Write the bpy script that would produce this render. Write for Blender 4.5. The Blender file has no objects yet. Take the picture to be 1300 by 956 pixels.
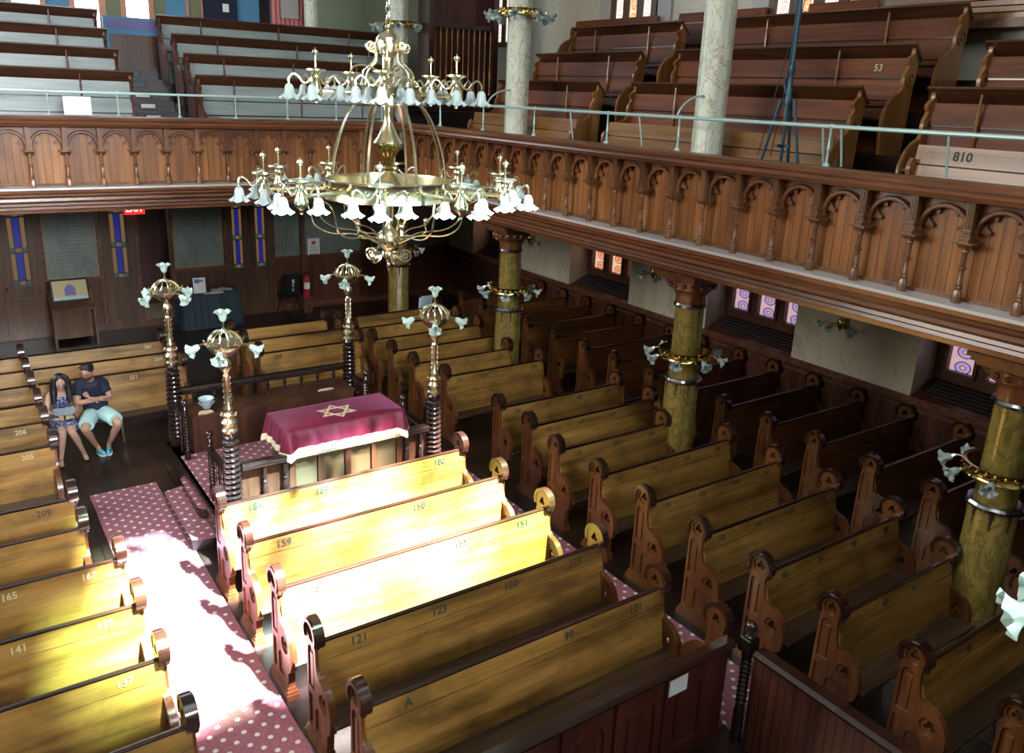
import bpy, bmesh, math, random
from math import sin, cos, pi, radians
from mathutils import Vector, Matrix
from mathutils.geometry import tessellate_polygon
random.seed(7)
SC = bpy.context.scene
COL = SC.collection
R90 = radians(90)

# ------------------------------------------------------------------ text glyph meshes (made first, while the scene is empty)
_TXT = {}
def text_geo(s, bold=False):
    if s in _TXT: return _TXT[s]
    cu = bpy.data.curves.new('t', 'FONT'); cu.body = s; cu.size = 1.0; cu.resolution_u = 2
    cu.align_x = 'CENTER'; cu.align_y = 'CENTER'
    if bold: cu.offset = .018
    ob = bpy.data.objects.new('t', cu); COL.objects.link(ob)
    dg = bpy.context.evaluated_depsgraph_get(); dg.update()
    me = bpy.data.meshes.new_from_object(ob.evaluated_get(dg))
    g = ([tuple(v.co[:2]) for v in me.vertices], [tuple(p.vertices) for p in me.polygons])
    bpy.data.objects.remove(ob); bpy.data.curves.remove(cu); bpy.data.meshes.remove(me)
    _TXT[s] = g
    return g
ALLNUM = {
 'C': [['184', '183', '182', '180'], ['160', '159', '158', '156'], ['157', '155', '153', '151'], ['121', '119', '118', '120'], ['101', '99', '98', '94'], ['A', '71', '70', '69']],
}

# ------------------------------------------------------------------ mesh builder
class MB:
    def __init__(s): s.v = []; s.f = []; s.mi = []; s.m = Matrix.Identity(4); s.cur = 0
    def add(s, vs, fs):
        o = len(s.v)
        s.v += [s.m @ Vector(v) for v in vs]
        s.f += [tuple(i + o for i in f) for f in fs]; s.mi += [s.cur] * len(fs)
        return s
    def box(s, x0, x1, y0, y1, z0, z1):
        return s.add([(x0,y0,z0),(x1,y0,z0),(x1,y1,z0),(x0,y1,z0),(x0,y0,z1),(x1,y0,z1),(x1,y1,z1),(x0,y1,z1)],
              [(0,3,2,1),(4,5,6,7),(0,1,5,4),(1,2,6,5),(2,3,7,6),(3,0,4,7)])
    def prism(s, outer, t0, t1, axis='x', holes=()):
        polys = [list(outer)] + [list(h) for h in holes]
        fl = [p for q in polys for p in q]
        tri = tessellate_polygon([[Vector((a, b, 0)) for a, b in q] for q in polys])
        def mk(p, t): return {'x': (t, p[0], p[1]), 'y': (p[0], t, p[1]), 'z': (p[0], p[1], t)}[axis]
        n = len(fl); vs = [mk(p, t0) for p in fl] + [mk(p, t1) for p in fl]; fs = []
        for t in tri:
            if len(set(t)) == 3: fs.append(tuple(t)); fs.append(tuple(i + n for i in reversed(t)))
        o = 0
        for q in polys:
            k = len(q)
            for i in range(k):
                a, b = o + i, o + (i + 1) % k
                fs.append((a, b, b + n, a + n))
            o += k
        return s.add(vs, fs)
    def lathe(s, prof, c=(0, 0, 0), seg=12, rf=None, a0=0, a1=2*pi, scale=(1, 1)):
        vs = []; fs = []; full = abs(a1 - a0 - 2*pi) < 1e-6; n = seg if full else seg + 1
        for (r, z) in prof:
            for i in range(n):
                a = a0 + (a1 - a0) * i / seg
                k = rf(a, z) if rf else 1
                vs.append((c[0] + r*k*cos(a)*scale[0], c[1] + r*k*sin(a)*scale[1], c[2] + z))
        for j in range(len(prof) - 1):
            for i in range(seg):
                a = j*n + i; b = j*n + (i + 1) % n
                fs.append((a, b, b + n, a + n))
        if full:
            if prof[0][0] > 1e-4: fs.append(tuple(reversed(range(n))))
            if prof[-1][0] > 1e-4: fs.append(tuple(range((len(prof)-1)*n, len(prof)*n)))
        return s.add(vs, fs)
    def band(s, r, z0, z1, t=.01, c=(0, 0, 0), seg=24):           # closed ring band
        return s.torus_prof([(r - t, z0), (r + t, z0), (r + t, z1), (r - t, z1)], c, seg)
    def torus_prof(s, prof, c=(0, 0, 0), seg=24):
        k = len(prof); vs = []; fs = []
        for i in range(seg):
            a = 2*pi*i/seg
            vs += [(c[0] + r*cos(a), c[1] + r*sin(a), c[2] + z) for r, z in prof]
        for i in range(seg):
            j = (i + 1) % seg
            for q in range(k):
                p = (q + 1) % k
                fs.append((i*k+q, j*k+q, j*k+p, i*k+p))
        return s.add(vs, fs)
    def tube(s, pts, r, seg=6, flat=1.0, closed=False):
        pts = [Vector(p) for p in pts]; n = len(pts)
        rr = r if isinstance(r, (list, tuple)) else [r]*n
        vs = []; fs = []; up = None
        for i, p in enumerate(pts):
            if closed: d = pts[(i+1) % n] - pts[i-1]
            else: d = pts[min(i+1, n-1)] - pts[max(i-1, 0)]
            d.normalize()
            if up is None:
                up = Vector((0, 0, 1)) if abs(d.z) < .9 else Vector((1, 0, 0))
            x = d.cross(up)
            if x.length < 1e-5: x = d.orthogonal()
            x.normalize(); up = x.cross(d).normalized()
            for k in range(seg):
                a = 2*pi*k/seg + pi/seg
                vs.append(p + (x*cos(a) + up*sin(a)*flat)*rr[i])
        m = n if closed else n - 1
        for i in range(m):
            for k in range(seg):
                a = i*seg + k; b = i*seg + (k+1) % seg; j = ((i+1) % n)*seg
                fs.append((a, b, j + (k+1) % seg, j + k))
        if not closed:
            fs.append(tuple(reversed(range(seg)))); fs.append(tuple(range((n-1)*seg, n*seg)))
        return s.add(vs, fs)
    def ball(s, c, r, seg=10, rings=6, sc=(1, 1, 1)):
        pr = [(sin(pi*i/rings), -cos(pi*i/rings)) for i in range(rings+1)]
        vs = []; fs = []
        for q, z in pr:
            for i in range(seg):
                a = 2*pi*i/seg; vs.append((c[0]+q*r*cos(a)*sc[0], c[1]+q*r*sin(a)*sc[1], c[2]+z*r*sc[2]))
        for j in range(rings):
            for i in range(seg):
                fs.append((j*seg+i, j*seg+(i+1) % seg, (j+1)*seg+(i+1) % seg, (j+1)*seg+i))
        return s.add(vs, fs)
    def text(s, st, size, T, bold=False):                        # T: 4x4, glyphs lie in its xy plane
        vs, fs = text_geo(st, bold); m0 = s.m; s.m = m0 @ T
        s.add([(x*size, y*size, 0) for x, y in vs], fs); s.m = m0
        return s
    def at(s, M): s.m = M; return s
    def build(s, name, mat, parent=None, loc=None, rz=0, smooth=40, merge=False, fix=True):
        me = bpy.data.meshes.new(name)
        me.from_pydata([tuple(v) for v in s.v], [], s.f); 
        bm = bmesh.new(); bm.from_mesh(me)
        bmesh.ops.remove_doubles(bm, verts=bm.verts, dist=1e-5)
        if fix: bmesh.ops.recalc_face_normals(bm, faces=bm.faces)
        bm.to_mesh(me); bm.free()
        mats = mat if isinstance(mat, (list, tuple)) else [mat]
        for m in mats: me.materials.append(m)
        if len(mats) > 1 and len(me.polygons) == len(s.mi): me.polygons.foreach_set('material_index', s.mi)
        me.polygons.foreach_set('use_smooth', [True]*len(me.polygons))
        me.set_sharp_from_angle(angle=radians(smooth))
        o = bpy.data.objects.new(name, me); COL.objects.link(o)
        if parent is not None: o.parent = parent
        if loc is not None: o.location = loc
        o.rotation_euler.z = rz
        return o

def empty(name, loc=(0, 0, 0), rz=0, label=None, cat=None, group=None):
    o = bpy.data.objects.new(name, None); o.empty_display_size = .1; COL.objects.link(o)
    o.location = loc; o.rotation_euler.z = rz
    return tag(o, label, cat, group)
def tag(o, label=None, cat=None, group=None, kind=None):
    if label: o['label'] = label
    if cat: o['category'] = cat
    if group: o['group'] = group
    if kind: o['kind'] = kind
    return o
def struct(o, label=None): o['kind'] = 'structure'; return tag(o, label)
KIDS = {}
def copy_tree(o, parent=None):
    c = o.copy(); COL.objects.link(c)
    if parent is not None: c.parent = parent
    for ch in o.children: copy_tree(ch, c)
    return c
def place(proto, used, loc, rz=0, label=None, group=None):
    """first call moves the prototype itself, later ones copy it with all its parts"""
    o = proto if not used.get(proto.name) else copy_tree(proto)
    used[proto.name] = True
    o.location = loc; o.rotation_euler.z = rz
    if label: o['label'] = label
    if group: o['group'] = group
    return o
T = Matrix.Translation
def RX(a): return Matrix.Rotation(a, 4, 'X')
def RY(a): return Matrix.Rotation(a, 4, 'Y')
def RZ(a): return Matrix.Rotation(a, 4, 'Z')
def arc(cx, cy, r, a0, a1, n): return [(cx + r*cos(radians(a0 + (a1-a0)*i/n)), cy + r*sin(radians(a0 + (a1-a0)*i/n))) for i in range(n+1)]
def bez(p0, p1, p2, p3, n=8):
    p0, p1, p2, p3 = map(Vector, (p0, p1, p2, p3)); out = []
    for i in range(n+1):
        t = i/n; out.append(p0*(1-t)**3 + p1*3*t*(1-t)**2 + p2*3*t*t*(1-t) + p3*t**3)
    return out
def cr(pts, n=5):                                                   # Catmull-Rom through points
    P = [Vector(p) for p in pts]; P = [P[0]*2-P[1]] + P + [P[-1]*2-P[-2]]; out = []
    for i in range(1, len(P)-2):
        for k in range(n):
            t = k/n; a, b, c, d = P[i-1], P[i], P[i+1], P[i+2]
            out.append(.5*((2*b) + (c-a)*t + (2*a-5*b+4*c-d)*t*t + (3*b-a-3*c+d)*t**3))
    out.append(P[-2]); return out

# ------------------------------------------------------------------ materials
class NT:
    def __init__(s, name):
        s.mat = bpy.data.materials.new(name); s.mat.use_nodes = True
        s.t = s.mat.node_tree; s.n = s.t.nodes; s.l = s.t.links
        s.b = s.n['Principled BSDF']
    def new(s, typ, **kw):
        n = s.n.new(typ)
        for k, v in kw.items():
            if k in n.inputs.keys() or isinstance(k, int): n.inputs[k].default_value = v
            else: setattr(n, k, v)
        return n
    def link(s, a, b): s.l.new(a, b)
    def math(s, op, a, b=None, clamp=False):
        n = s.n.new('ShaderNodeMath'); n.operation = op; n.use_clamp = clamp
        for i, x in enumerate((a, b)):
            if x is None: continue
            if isinstance(x, (int, float)): n.inputs[i].default_value = x
            else: s.l.new(x, n.inputs[i])
        return n.outputs[0]
    def coord(s, scale=(1, 1, 1), rnd=0, kind='Object', rot=(0, 0, 0)):
        tc = s.n.new('ShaderNodeTexCoord'); mp = s.n.new('ShaderNodeMapping')
        mp.inputs['Scale'].default_value = scale; mp.inputs['Rotation'].default_value = rot
        s.l.new(tc.outputs[kind], mp.inputs['Vector'])
        if rnd:
            oi = s.n.new('ShaderNodeObjectInfo')
            m = s.math('MULTIPLY', oi.outputs['Random'], rnd)
            cx = s.n.new('ShaderNodeCombineXYZ')
            for i in range(3): s.l.new(m, cx.inputs[i])
            s.l.new(cx.outputs[0], mp.inputs['Location'])
        return mp.outputs[0]
    def noise(s, vec, scale, detail=4, rough=.55, dist=0):
        n = s.new('ShaderNodeTexNoise'); n.inputs['Scale'].default_value = scale; n.inputs['Detail'].default_value = detail
        n.inputs['Roughness'].default_value = rough; n.inputs['Distortion'].default_value = dist
        s.l.new(vec, n.inputs['Vector']); return n.outputs[0]
    def ramp(s, fac, stops, interp='LINEAR'):
        n = s.n.new('ShaderNodeValToRGB'); n.color_ramp.interpolation = interp; e = n.color_ramp.elements
        while len(e) < len(stops): e.new(.5)
        for i, (p, c) in enumerate(stops): e[i].position = p; e[i].color = (*c, 1) if len(c) == 3 else c
        s.l.new(fac, n.inputs[0]); return n.outputs[0]
    def mix(s, fac, a, b, mode='MIX'):
        n = s.n.new('ShaderNodeMix'); n.data_type = 'RGBA'; n.blend_type = mode
        for i, x in ((0, fac), (6, a), (7, b)):
            if isinstance(x, (int, float)): n.inputs[i].default_value = x
            elif isinstance(x, tuple): n.inputs[i].default_value = (*x, 1)
            else: s.l.new(x, n.inputs[i])
        return n.outputs[2]
    def bump(s, h, strength=.2, dist=.01):
        n = s.n.new('ShaderNodeBump'); n.inputs['Strength'].default_value = strength; n.inputs['Distance'].default_value = dist
        s.l.new(h, n.inputs['Height']); s.l.new(n.outputs[0], s.b.inputs['Normal'])
    def set(s, **kw):
        for k, v in kw.items():
            k = k.replace('_', ' ')
            if isinstance(v, tuple): v = (*v, 1) if len(v) == 3 else v
            if hasattr(v, 'is_output'): s.l.new(v, s.b.inputs[k])
            else: s.b.inputs[k].default_value = v
        return s.mat
M = {}
def plain(name, c, rough=.5, metal=0, **kw):
    t = NT(name); t.set(Base_Color=c, Roughness=rough, Metallic=metal, **kw); M[name] = t.mat; return t.mat
def wood(name, dark, mid, light, axis=0, rough=.35, grain=14, vary=.25, planks=0, pl_axis=0, coat=0.0, spec=.5, stain=0):
    t = NT(name)
    sc = [grain]*3; sc[axis] = grain*.07
    v = t.coord(tuple(sc), rnd=9)
    big = t.noise(v, .35, 3, .6, 1.2)
    fine = t.noise(v, 2.2, 5, .7, .3)
    f = t.math('ADD', t.math('MULTIPLY', big, .62), t.math('MULTIPLY', fine, .38))
    c = t.ramp(f, [(.33, dark), (.5, mid), (.68, light)])
    oi = t.n.new('ShaderNodeObjectInfo')
    hv = t.n.new('ShaderNodeHueSaturation')
    val = t.math('ADD', t.math('MULTIPLY', oi.outputs['Random'], vary), 1-vary/2)
    t.l.new(val, hv.inputs['Value']); t.l.new(c, hv.inputs['Color']); c = hv.outputs[0]
    bh = fine
    if stain:
        sv = t.coord((1, 1, 1.6), rnd=7); sn = t.noise(sv, 1.7, 4, .6, .4)
        sc2 = t.ramp(sn, [(.34, (1-stain,)*3), (.56, (1, 1, 1))]); c = t.mix(1.0, c, sc2, 'MULTIPLY')
    if planks:
        tc = t.n.new('ShaderNodeTexCoord'); sx = t.n.new('ShaderNodeSeparateXYZ'); t.l.new(tc.outputs['Object'], sx.inputs[0])
        q = t.math('DIVIDE', sx.outputs[pl_axis], planks)
        fr = t.math('ABSOLUTE', t.math('SUBTRACT', t.math('FRACT', q), .5))
        line = t.math('GREATER_THAN', fr, .455)
        wn = t.n.new('ShaderNodeTexWhiteNoise'); wn.noise_dimensions = '1D'; t.l.new(t.math('FLOOR', q), wn.inputs['W'])
        pv = t.math('ADD', t.math('MULTIPLY', wn.outputs[0], .3), .85)
        cc = t.n.new('ShaderNodeCombineColor')
        for i in range(3): t.l.new(pv, cc.inputs[i])
        c = t.mix(1.0, c, cc.outputs[0], 'MULTIPLY')
        c = t.mix(t.math('MULTIPLY', line, .8), c, tuple(x*.25 for x in dark))
        bh = t.math('SUBTRACT', fine, t.math('MULTIPLY', line, 2))
    t.bump(bh, .12, .004)
    t.set(Base_Color=c, Roughness=rough); t.b.inputs['Coat Weight'].default_value = coat; t.b.inputs['Coat Roughness'].default_value = .15
    t.b.inputs['Specular IOR Level'].default_value = spec
    M[name] = t.mat; return t.mat
def marble(name, base, alt, vein, rough=.25, scale=1.0, veins=.5, vw=.03, axisz=.45):
    t = NT(name)
    v = t.coord((scale, scale, scale*axisz), rnd=5)
    n = t.noise(v, 2.2, 5, .6, .8)
    c = t.ramp(n, [(.3, base), (.7, alt)])
    d = t.noise(v, 1.8, 6, .62, 1.5)
    a = t.math('ABSOLUTE', t.math('SUBTRACT', d, .5))
    ve = t.math('SUBTRACT', 1.0, t.math('DIVIDE', a, vw), clamp=True)
    c = t.mix(t.math('MULTIPLY', ve, veins), c, vein)
    t.set(Base_Color=c, Roughness=rough); M[name] = t.mat; return t.mat

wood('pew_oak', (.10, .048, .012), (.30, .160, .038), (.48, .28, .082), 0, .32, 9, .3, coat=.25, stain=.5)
wood('pew_seat', (.022, .012, .008), (.05, .028, .016), (.11, .065, .035), 0, .35, 12, .3, coat=.2)
wood('pew_end', (.055, .018, .007), (.125, .045, .014), (.22, .09, .028), 2, .30, 10, .3, coat=.35)
wood('pew_oak_shade', (.08, .028, .008), (.18, .070, .018), (.29, .125, .034), 0, .3, 9, .3, coat=.25, stain=.5)  # redder, darker oak: the shade under the gallery is put into the colour
wood('dark_varnish', (.008, .004, .003), (.026, .010, .007), (.05, .02, .012), 0, .2, 14, .2, coat=.5)
wood('turned_black', (.006, .004, .004), (.018, .010, .009), (.04, .02, .016), 2, .16, 12, .2, coat=.6)
wood('bimah_wood', (.025, .010, .006), (.075, .030, .016), (.14, .065, .035), 2, .3, 12, .2, coat=.3)
wood('floor_wood', (.008, .005, .004), (.018, .010, .008), (.038, .021, .016), 1, .28, 5, 0, planks=.13, pl_axis=0, coat=.2)
wood('balcony_board', (.12, .042, .013), (.27, .105, .032), (.42, .185, .06), 2, .36, 10, 0, planks=.1, pl_axis=0, coat=.1)
wood('balcony_trim', (.07, .026, .012), (.155, .058, .025), (.25, .105, .048), 0, .3, 12, .15, coat=.25)
wood('balcony_post', (.07, .03, .014), (.16, .07, .03), (.27, .13, .06), 2, .28, 12, .25, coat=.3)
wood('gallery_back', (.05, .014, .006), (.135, .040, .014), (.24, .08, .028), 0, .45, 9, .35, coat=0, spec=.25)
wood('gallery_board', (.035, .014, .008), (.075, .028, .013), (.12, .048, .02), 0, .3, 12, .2, coat=.2)
wood('gallery_end', (.11, .042, .013), (.23, .095, .028), (.37, .17, .055), 2, .28, 9, .35, coat=.35)
wood('gallery_honey', (.11, .045, .013), (.24, .11, .03), (.37, .19, .06), 0, .32, 9, .2, coat=.2)
wood('bench_sheen', (.15, .19, .19), (.23, .28, .28), (.32, .38, .38), 0, .25, 6, .1, coat=.5)  # window reflections on the rear benches are put into this colour
wood('wainscot', (.045, .018, .010), (.095, .035, .018), (.16, .065, .032), 2, .35, 10, 0, planks=.075, pl_axis=0, coat=.1)
wood('wainscot_side', (.03, .012, .008), (.075, .026, .016), (.13, .048, .026), 2, .35, 10, 0, planks=.075, pl_axis=1, coat=.1)
wood('door_wood', (.045, .022, .012), (.10, .05, .026), (.16, .085, .045), 2, .35, 10, .2, coat=.1)
wood('step_wood', (.02, .014, .014), (.05, .035, .034), (.085, .06, .056), 0, .35, 8, .2)
wood('red_wood', (.03, .008, .006), (.07, .018, .012), (.12, .034, .02), 2, .35, 10, .2, coat=.2)
wood('cap_wood', (.05, .018, .012), (.11, .045, .025), (.2, .095, .05), 0, .35, 14, .2)
wood('plank_pale', (.2, .12, .06), (.36, .23, .13), (.5, .36, .24), 1, .5, 8, .3)
marble('shaft_gold', (.17, .135, .028), (.30, .22, .065), (.06, .045, .012), .16, 3.0, .6, .05)
marble('shaft_pale', (.50, .58, .48), (.66, .69, .56), (.30, .13, .06), .25, 2.6, .75, .022)
marble('wall_marble', (.56, .52, .40), (.66, .62, .49), (.26, .21, .14), .3, .8, .45, .02)
marble('wall_cream', (.50, .48, .38), (.58, .57, .47), (.36, .28, .2), .4, .7, .4, .015)
marble('tablet', (.14, .17, .15), (.21, .24, .21), (.07, .08, .07), .3, 1.2, .4, .03)
plain('ledge_paint', (.44, .42, .42), .35)
plain('brass', (.62, .47, .16), .14, 1.0)
plain('brass_bright', (.95, .90, .66), .22, 1.0)
plain('silver', (.55, .56, .6), .2, 1.0)
plain('rail_paint', (.40, .60, .58), .35, .3)
plain('black_plastic', (.008, .009, .011), .4)
plain('tripod_blue', (.03, .08, .12), .35, .4)
plain('white_paper', (.75, .78, .8), .6)
plain('paper_blue', (.16, .15, .35), .6)
plain('cloth_black', (.018, .035, .045), .85)
plain('fringe', (.74, .68, .50), .8)
plain('gold_thread', (.62, .52, .33), .55)
plain('skin', (.42, .24, .17), .5)
plain('skin_light', (.46, .28, .21), .5)
plain('navy_cloth', (.008, .014, .035), .85)
plain('shorts_cloth', (.42, .66, .68), .85)
plain('hair_black', (.008, .007, .009), .4)
plain('beard', (.05, .032, .024), .8)
plain('shoe_cyan', (.08, .42, .58), .6)
plain('bag_tan', (.55, .47, .24), .7)
plain('blue_paint', (.07, .24, .42), .55)
plain('olive_paint', (.16, .18, .09), .6)
plain('pink_cloth', (.58, .22, .22), .8)
plain('green_wall', (.24, .30, .21), .6)
plain('copper_trim', (.5, .22, .12), .4)
plain('red_paint', (.55, .015, .02), .35)
plain('number_dark', (.025, .045, .03), .6)
plain('number_pale', (.48, .44, .28), .6)
plain('porcelain', (.5, .62, .68), .25)
plain('leaflet_grey', (.24, .30, .36), .5)
plain('olive_panel', (.085, .06, .03), .35)
plain('sill_pale', (.5, .5, .48), .35)
plain('dark_void', (.006, .005, .005), .9)
plain('tan_floor', (.28, .19, .1), .6)
plain('ceiling_paint', (.42, .42, .40), .8)
plain('cable', (.02, .02, .025), .6)
plain('mat_black', (.02, .02, .024), .9)
plain('sign_ink', (.12, .13, .14), .7)

def mk_glass_shade():
    t = NT('frosted_glass')
    t.set(Base_Color=(.58, .68, .68), Roughness=.15)
    tr = t.n.new('ShaderNodeBsdfTranslucent'); tr.inputs['Color'].default_value = (.62, .76, .75, 1)
    mx = t.n.new('ShaderNodeMixShader'); mx.inputs[0].default_value = .4
    out = t.n['Material Output']; t.l.new(t.b.outputs[0], mx.inputs[1]); t.l.new(tr.outputs[0], mx.inputs[2]); t.l.new(mx.outputs[0], out.inputs['Surface'])
    M['frosted_glass'] = t.mat
    t = NT('green_glass')
    t.set(Base_Color=(.72, .90, .88), Roughness=.15)
    tr = t.n.new('ShaderNodeBsdfTranslucent'); tr.inputs['Color'].default_value = (.6, .85, .6, 1)
    mx = t.n.new('ShaderNodeMixShader'); mx.inputs[0].default_value = .35
    out = t.n['Material Output']; t.l.new(t.b.outputs[0], mx.inputs[1]); t.l.new(tr.outputs[0], mx.inputs[2]); t.l.new(mx.outputs[0], out.inputs['Surface'])
    M['green_glass'] = t.mat
mk_glass_shade()
def mk_velvet():
    t = NT('magenta_velvet'); v = t.coord((1, 1, 1)); n = t.noise(v, 3, 3)
    c = t.ramp(n, [(.35, (.11, .005, .022)), (.65, (.17, .010, .038))])
    t.set(Base_Color=c, Roughness=.5); t.b.inputs['Sheen Weight'].default_value = .35; t.b.inputs['Sheen Roughness'].default_value = .35
    t.b.inputs['Sheen Tint'].default_value = (1, .35, .7, 1)
    M['magenta_velvet'] = t.mat
mk_velvet()
def mk_carpet():
    t = NT('dotted_carpet'); tc = t.n.new('ShaderNodeTexCoord'); sx = t.n.new('ShaderNodeSeparateXYZ'); t.l.new(tc.outputs['Object'], sx.inputs[0])
    s = 1/.17
    x = t.math('MULTIPLY', sx.outputs[0], s); y = t.math('MULTIPLY', sx.outputs[1], s)
    def dots(ox, oy):
        fx = t.math('SUBTRACT', t.math('FRACT', t.math('ADD', x, ox)), .5); fy = t.math('SUBTRACT', t.math('FRACT', t.math('ADD', y, oy)), .5)
        d = t.math('ADD', t.math('MULTIPLY', fx, fx), t.math('MULTIPLY', fy, fy)); return t.math('LESS_THAN', d, .017)
    m = t.math('MAXIMUM', dots(0, 0), dots(.5, .5))
    n = t.noise(t.coord((1, 1, 1)), 30, 3)
    base = t.ramp(n, [(.3, (.23, .08, .11)), (.7, (.31, .12, .155))])
    c = t.mix(m, base, (.62, .60, .55)); t.set(Base_Color=c, Roughness=.95); t.bump(n, .3, .01)
    M['dotted_carpet'] = t.mat
mk_carpet()
def mk_floral():
    t = NT('floral_cloth'); v = t.coord((1, 1, 1)); vo = t.new('ShaderNodeTexVoronoi'); vo.inputs['Scale'].default_value = 38; t.l.new(v, vo.inputs['Vector'])
    c = t.ramp(vo.outputs['Distance'], [(.25, (.42, .45, .6)), (.45, (.04, .045, .12))])
    t.set(Base_Color=c, Roughness=.85); M['floral_cloth'] = t.mat
mk_floral()
def glassmat(name, ca, cb, cc, strength, cell=.24, w=.24, axis=1, line=(.05, .01, .03)):
    """leaded window lit by the day outside: chain of rings"""
    t = NT(name); tc = t.n.new('ShaderNodeTexCoord'); sx = t.n.new('ShaderNodeSeparateXYZ'); t.l.new(tc.outputs['Object'], sx.inputs[0])
    u = t.math('DIVIDE', sx.outputs[axis], w*.5)
    v = t.math('SUBTRACT', t.math('FRACT', t.math('DIVIDE', sx.outputs[2], cell)), .5); v = t.math('MULTIPLY', v, 2.0)
    d = t.math('SQRT', t.math('ADD', t.math('MULTIPLY', u, u), t.math('MULTIPLY', v, v)))
    c = t.ramp(d, [(0, cc), (.22, cc), (.24, line), (.29, line), (.31, ca), (.70, ca), (.72, line), (.78, line), (.8, cb), (1, cb)], 'CONSTANT')
    n = t.noise(t.coord((1, 1, 1)), 9, 3); c = t.mix(.3, c, t.ramp(n, [(.35, ca), (.65, cb)]), 'MIX')
    lead = t.math('LESS_THAN', t.math('ABSOLUTE', t.math('SUBTRACT', d, .74)), .06)
    lead2 = t.math('LESS_THAN', t.math('ABSOLUTE', t.math('SUBTRACT', d, .26)), .04)
    c = t.mix(t.math('MAXIMUM', lead, lead2), c, line)
    t.set(Base_Color=(.02, .02, .02), Roughness=.2); t.b.inputs['Emission Strength'].default_value = strength
    t.l.new(c, t.b.inputs['Emission Color']); M[name] = t.mat
glassmat('glass_orange', (1, .36, .16), (.9, .6, .45), (1, .25, .01), .95, .23, .3, line=(.30, .02, .03))
glassmat('glass_violet', (.42, .34, .80), (.80, .50, .52), (.95, .6, .1), .8, .23, .3, line=(.12, .015, .08))
glassmat('glass_scroll', (.95, .80, .74), (1, .9, .85), (1, .55, .3), 1.5, .28, .2, line=(.85, .22, .1))
glassmat('glass_scroll_orange', (1, .45, .2), (1, .7, .45), (1, .85, .7), 1.4, .28, .2, line=(.7, .1, .02))
glassmat('glass_pinkwhite', (1, .93, 1), (1, .98, 1), (1, .9, .95), 6.0, .5, .5, 0, line=(1, .8, .95))
def emis(name, c, s):
    t = NT(name); t.set(Base_Color=(.02, .02, .02), Roughness=.3); t.b.inputs['Emission Color'].default_value = (*c, 1); t.b.inputs['Emission Strength'].default_value = s
    M[name] = t.mat
emis('pane_blue', (.012, .025, .36), .5); emis('pane_amber', (.50, .26, .10), .33); emis('pane_teal', (.02, .16, .17), .4)
emis('exit_red', (1, .02, .02), 2.2); emis('exit_letters', (1, .55, .5), 3.0)

# ------------------------------------------------------------------ camera (levelled to the photographed perspective)
cam_d = bpy.data.cameras.new('camera'); cam = bpy.data.objects.new('camera', cam_d); COL.objects.link(cam)
yaw, pitch, roll = 6.14229721e-01, 2.88723333e-01, 4.19519464e-02
F_ = Vector((sin(yaw)*cos(pitch), cos(yaw)*cos(pitch), -sin(pitch))); R_ = Vector((cos(yaw), -sin(yaw), 0)); U_ = R_.cross(F_)
R2 = R_*cos(roll) + U_*sin(roll); U2 = U_*cos(roll) - R_*sin(roll)
cam.matrix_world = Matrix(((R2.x, U2.x, -F_.x, 0), (R2.y, U2.y, -F_.y, 0), (R2.z, U2.z, -F_.z, 5.2), (0, 0, 0, 1)))
cam_d.sensor_width = 36; cam_d.lens = 36*1045.18/1300; cam_d.shift_y = -45/1300; cam_d.clip_start = .05
SC.camera = cam

# ------------------------------------------------------------------ shell
XW, YR, XL, YF, ZC = 11.2, 19.0, -4.6, -5.0, 12.0
struct(MB().box(XL, 12.6, YF, 21.2, -.12, 0).build('floor', M['floor_wood']), 'dark polished plank floor')
# ceiling with an unseen skylight opening, placed to land the sun patch
SX0, SX1, SY0, SY1 = 3.3, 7.95, -.6, 2.5
struct(MB().prism([(XL, YF), (12.6, YF), (12.6, 21.2), (XL, 21.2)], ZC, ZC+.3, 'z', holes=[[(SX0, SY0), (SX0, SY1), (SX1, SY1), (SX1, SY0)]]).build('ceiling', M['ceiling_paint']))
struct(MB().box(XL-.3, XL, YF, 21.2, 0, ZC).build('wall_left', M['wall_cream']))
struct(MB().box(XL, 12.6, YF-.3, YF, 0, ZC).build('wall_front', M['wall_cream']))
# rear wall with doorway, and lobby behind it
w = MB().prism([(XL, 0), (3.42, 0), (3.42, 2.75), (4.1, 2.75), (4.1, 0), (12.6, 0), (12.6, 3.4), (XL, 3.4)], YR, YR+.25, 'y')
struct(w.build('wall_rear', M['cap_wood']))
struct(MB().box(2.6, 5.2, YR+1.9, YR+2.1, 0, 3.2).build('wall_lobby', M['red_wood']))
struct(MB().box(3.0, 4.9, YR+.25, YR+1.9, 0, .012).build('floor_lobby', M['tan_floor']))
struct(MB().box(XL, 12.6, YR+.0, YR+.25, 3.4, ZC).build('wall_rear_gallery', M['blue_paint']))
# side wall, ground floor: marble-faced piers, recessed windows over wood wainscot
piers = [(5.86, 7.93), (9.83, 11.88), (13.81, 15.85), (17.8, 19.0), (1.7, 3.9)]
struct(MB().box(XW, 12.6, YF, 21.2, 0, 1.27).build('wall_right', M['wainscot_side']))
pm = MB()
for a, b in piers: pm.box(XW, 12.4, a, b, 1.29, 3.5)
pm.box(XW, 12.4, YF, .0, 1.29, 3.5)
struct(pm.build('wall_right_pier', M['wall_marble']))
struct(MB().box(11.35, 12.6, YF, 21.2, 3.5, ZC).build('wall_right_gallery', M['wall_cream']))
struct(MB().box(12.2, 12.6, YF, 21.2, 1.27, 3.5).build('wall_right_outer', M['cap_wood']))
bays = [(3.9, 5.86), (7.93, 9.83), (11.88, 13.81), (15.85, 17.8)]
tm = MB()
tm.box(XW-.03, XW, YF, YR, 1.19, 1.29).box(XW-.015, XW, YF, YR, 1.09, 1.13)
struct(tm.build('trim_1', M['cap_wood']), 'moulded wooden cap running along the wainscot')
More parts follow.
